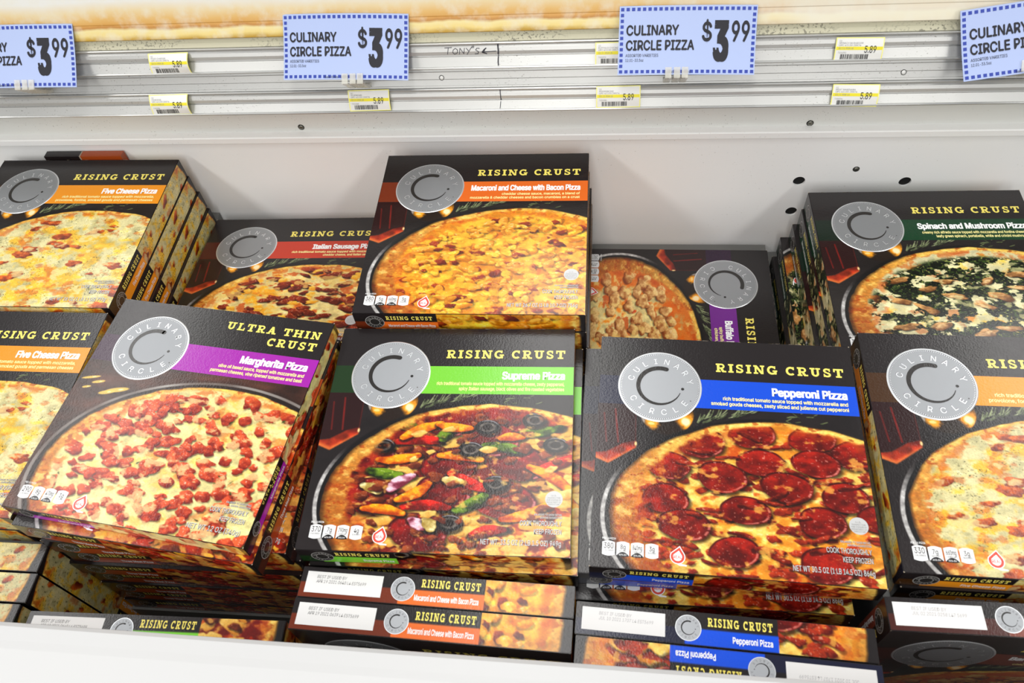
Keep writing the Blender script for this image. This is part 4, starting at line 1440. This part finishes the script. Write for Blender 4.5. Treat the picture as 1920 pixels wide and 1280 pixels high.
def price_sign(xc, e0, roll, curl, label, clipx, w=173.0, h=85.0, clip_s=38):
    """Card held by a plastic clip in front of the rails; roll in degrees, curl bends its ends, lean tips it back."""
    root = empty('price_sign')
    yy, zz = rail(50, 41)
    TS = math.radians(46)
    root.location = (xc * MM, yy * MM, zz * MM + ZO)
    tag(root, label, 'price sign', 'blue price signs on the price rails')
    ca, sa = math.cos(math.radians(roll)), math.sin(math.radians(roll))

    def pl(u, v, hh):
        u, v = np.asarray(u, float), np.asarray(v, float)
        a, e = u - w / 2, h - v
        a2, e2 = a * ca - e * sa, a * sa + e * ca
        n_ = hh + curl * ((u - w / 2) / (w / 2)) ** 2 - 2.0 * np.sin(e / h * 3.1)
        e2 = e2 + e0
        return np.stack([a2, e2 * math.sin(TS) - n_ * math.cos(TS), e2 * math.cos(TS) + n_ * math.sin(TS)], 1)
    pm = PM(['sign', 'sign_blue', 'sign_ink'])
    u, v = np.linspace(0, w, 25), np.linspace(0, h, 13)
    pm.grid(pl, u, v, np.zeros((13, 25, 3)), 0, 'sign')
    pm.grid(pl, u[::-1], v, np.zeros((13, 25, 3)), -.5, 'sign')
    for i in range(25):
        for vv in (2.2, h - 6.0):
            x = 1.8 + i * (w - 6.0 - 1.2) / 24
            pm.poly(pl, [(x, vv), (x, vv + 4), (x + 4.1, vv + 4), (x + 4.1, vv)], .3, 'sign_blue')
    for j in range(1, 11):
        for xx in (1.8, w - 5.6):
            y = 2.2 + j * (h - 8.2) / 11
            pm.poly(pl, [(xx, y), (xx, y + 4), (xx + 4, y + 4), (xx + 4, y)], .3, 'sign_blue')
    for s, x0, x1, bs, cap, bo in (('CULINARY', 9.5, 76, 35.5, 11.6, .026), ('CIRCLE PIZZA', 9.5, 96, 54, 11.6, .026), ('ASSORTED VARIETIES', 9.5, 51, 62.5, 3.6, -.008), ('12.01-33.5oz', 9.5, 32.5, 68.4, 3.4, -.008),
                                   ('$', 105, 117.5, 43, 22.0, .02), ('3', 119.5, 139, 66, 45, .05), ('99', 142, 164.5, 43.5, 23.5, .022), ('Sale Ends  09/20', 59, 93, 83.2, 3.0, -.008)):
        pm.flat(pl, text2d(s, x0, x1, bs, cap, bo), .5, 'sign_ink')
    link('card', pm.build('card'), root)
    pm = PM(['clear'])
    cx = clipx - xc

    def cl(a, s, n_):
        y_, z_ = rail(s, n_)
        return (a, y_ - yy, z_ - zz)
    for a in (-15, -4, 6):
        q = [(clip_s - 3, 3.2), (clip_s - 3, 12), (clip_s + 8, 44.5), (clip_s + 21, 40.0), (clip_s + 20.5, 38.6), (clip_s + 9, 42.5), (clip_s + 1, 10), (clip_s + 3, 3.2)]
        wd2 = 8
        vv = [cl(cx + a, *z_) for z_ in q] + [cl(cx + a + wd2, *z_) for z_ in q]
        k = len(q)
        for i in range(k):
            j = (i + 1) % k
            pm.raw([vv[i], vv[j], vv[k + j], vv[k + i]], [(0, 1, 2, 3)], 'clear')
        pm.raw(vv[:k], [tuple(range(k - 1, -1, -1))], 'clear')
        pm.raw(vv[k:], [tuple(range(k))], 'clear')
    link('plastic_clip', pm.build('plastic_clip'), root)
    return root


price_sign(-347, 1.4, -1.2, -5, 'blue price sign above the macaroni stack, left of the marker writing', -335)
price_sign(103.8, -.4, -.9, -3, 'blue price sign above the sideways buffalo box, right of the marker writing', 93)
price_sign(-822, -1.3, 0, -5, 'blue price sign above the back left five cheese stack, half out of frame', -809)
price_sign(531, -4.2, 7.0, -4, 'blue price sign tilted counterclockwise above the spinach stack', 524)

# ------------------------------------------------------------------ shelf tags
M['tag_white'] = flat('tag_paper', srgb(.885, .885, .87), .5)
M['tag_yellow'] = flat('tag_yellow', srgb(.90, .85, .16), .5)
M['tag_pale'] = flat('tag_yellow_edge', srgb(.95, .93, .55), .5)
M['tag_ink'] = flat('tag_ink', srgb(.16, .16, .17), .5)
M['tag_grey'] = flat('tag_grey', srgb(.55, .55, .55), .5)


def shelf_tag(x, s, roll, bulge, line, code, label):
    w, h = 59.0, 28.5
    yy, zz = rail(s, 9.5)
    root_loc = (x * .99 * MM, yy * MM, zz * MM + ZO)
    ca, sa = math.cos(math.radians(roll)), math.sin(math.radians(roll))

    def pl(u, v, hh):
        u, v = np.asarray(u, float), np.asarray(v, float)
        a, e = u, h - v
        a2, e2 = a * ca - e * sa, a * sa + e * ca
        n_ = hh + bulge * np.sin(e / h * math.pi) * (.35 + .65 * u / w)
        return np.stack([a2, e2 * math.sin(PHI) - n_ * math.cos(PHI), e2 * math.cos(PHI) + n_ * math.sin(PHI)], 1)
    pm = PM(['tag_white', 'tag_yellow', 'tag_pale', 'tag_ink', 'tag_grey'])
    u, v = np.linspace(0, w, 7), np.linspace(0, h, 13)
    pm.grid(pl, u, v, np.zeros((13, 7, 3)), 0, 'tag_white')
    pm.grid(pl, u[::-1], v, np.zeros((13, 7, 3)), -.4, 'tag_pale')
    for (a, c, e, f) in ((0, 0, 1.3, h), (w - 1.3, 0, w, h), (0, 0, w, 1.1), (0, h - 1.1, w, h)):
        nn = 12
        for i in range(nn):
            if f - c > 5:
                y0, y1 = c + (f - c) * i / nn, c + (f - c) * (i + 1) / nn
                pm.poly(pl, [(a, y0), (a, y1), (e, y1), (e, y0)], .12, 'tag_pale')
            else:
                x0_, x1_ = a + (e - a) * i / nn, a + (e - a) * (i + 1) / nn
                pm.poly(pl, [(x0_, c), (x0_, f), (x1_, f), (x1_, c)], .12, 'tag_pale')
    for i in range(3):
        pm.poly(pl, [(1.2, 11 + i * 1.35), (1.2, 12.35 + i * 1.35), (w - 1.2, 12.35 + i * 1.35), (w - 1.2, 11 + i * 1.35)], .16, 'tag_yellow')
    pm.flat(pl, text2d('5.89', 36, 50, 18.4, 8.4, .004), .5, 'tag_ink')
    for sx, x0, x1, bs, cap in (('CC', 4, 7.2, 5.2, 2.0), (line, 4, 4 + 1.45 * len(line) + 6, 7.6, 1.9), ('UPC 41130 28874', 4, 31, 10.2, 1.9), ('$3.11 PER LB', 4, 22, 14.0, 2.0), (code, 4, 14, 19.2, 1.9)):
        pm.flat(pl, text2d(sx, x0, x1, bs, cap, -.004), .4, 'tag_grey')
    rg = random.Random(code)
    xx = 7.5
    while xx < 41:
        bw = rg.choice((.45, .45, .8, 1.2))
        pm.poly(pl, [(xx, 20.2), (xx, 26.2), (xx + bw, 26.2), (xx + bw, 20.2)], .35, 'tag_ink')
        xx += bw + rg.choice((.4, .5, .9))
    o = link('shelf_tag', pm.build('shelf_tag'))
    o.location = root_loc
    tag(o, label, 'price tag', 'small yellow and white price tags on the rails')
    return o


shelf_tag(-640.5, 57.5, .8, 7, 'FIVE CHEESE', '7101004', 'curled price tag on the upper rail above the back left stack')
shelf_tag(-653.5, 1.6, 1.0, 7, 'CHEESE', '7101084', 'curled price tag on the lower rail above the back left stack')
shelf_tag(-357.5, 3.2, .6, 3, 'SUPREME', '7101088', 'price tag on the lower rail beneath the sign left of the marker writing')
shelf_tag(-12, 58.5, .2, 3, 'BUFFALO CHICKEN', '7101072', 'price tag on the upper rail half hidden behind a blue sign')
shelf_tag(-10, 3.0, .4, 3, 'PEPPERONI', '7101086', 'price tag on the lower rail beneath the sign right of the marker writing')
shelf_tag(296, 58.0, -1.0, 2, 'SPINACH MUSHROOM', '7101092', 'price tag on the upper rail above the spinach stack')
shelf_tag(300, .6, -1.2, 2, 'MEAT MARINARA', '7100904', 'price tag on the lower rail above the spinach stack')

# ------------------------------------------------------------------ small carton jammed behind the back left stack
M['orange_board'] = board('orange_board', srgb(.62, .27, .10))
pm = PM(['black', 'orange_board', 'kraft'])
pm.box(0, 62, 0, 13, 0, 200, 'black')
pm.box(62, 132, 0, 13, 0, 200, 'orange_board')
pm.box(60.5, 62.5, -.1, 13.1, 30, 200.2, 'kraft')
o = link('snack_carton', pm.build('snack_carton'))
o.location = (-.898, .934, ZO - 1.013)
tag(o, 'narrow black and orange carton wedged between back left stack and wall', 'carton')

# ------------------------------------------------------------------ shop floor under the case
M['floor'] = noise_mat('vinyl_floor', srgb(.70, .69, .66), srgb(.55, .54, .50), 40, .55, .5, .4)
pm = PM(['floor'])
pm.box(-3500, 3500, -2500, 3500, -20, 0, 'floor')
o = link('floor', pm.build('floor'))
tag(o, 'pale shop floor under the freezer case', 'floor', None, 'structure')
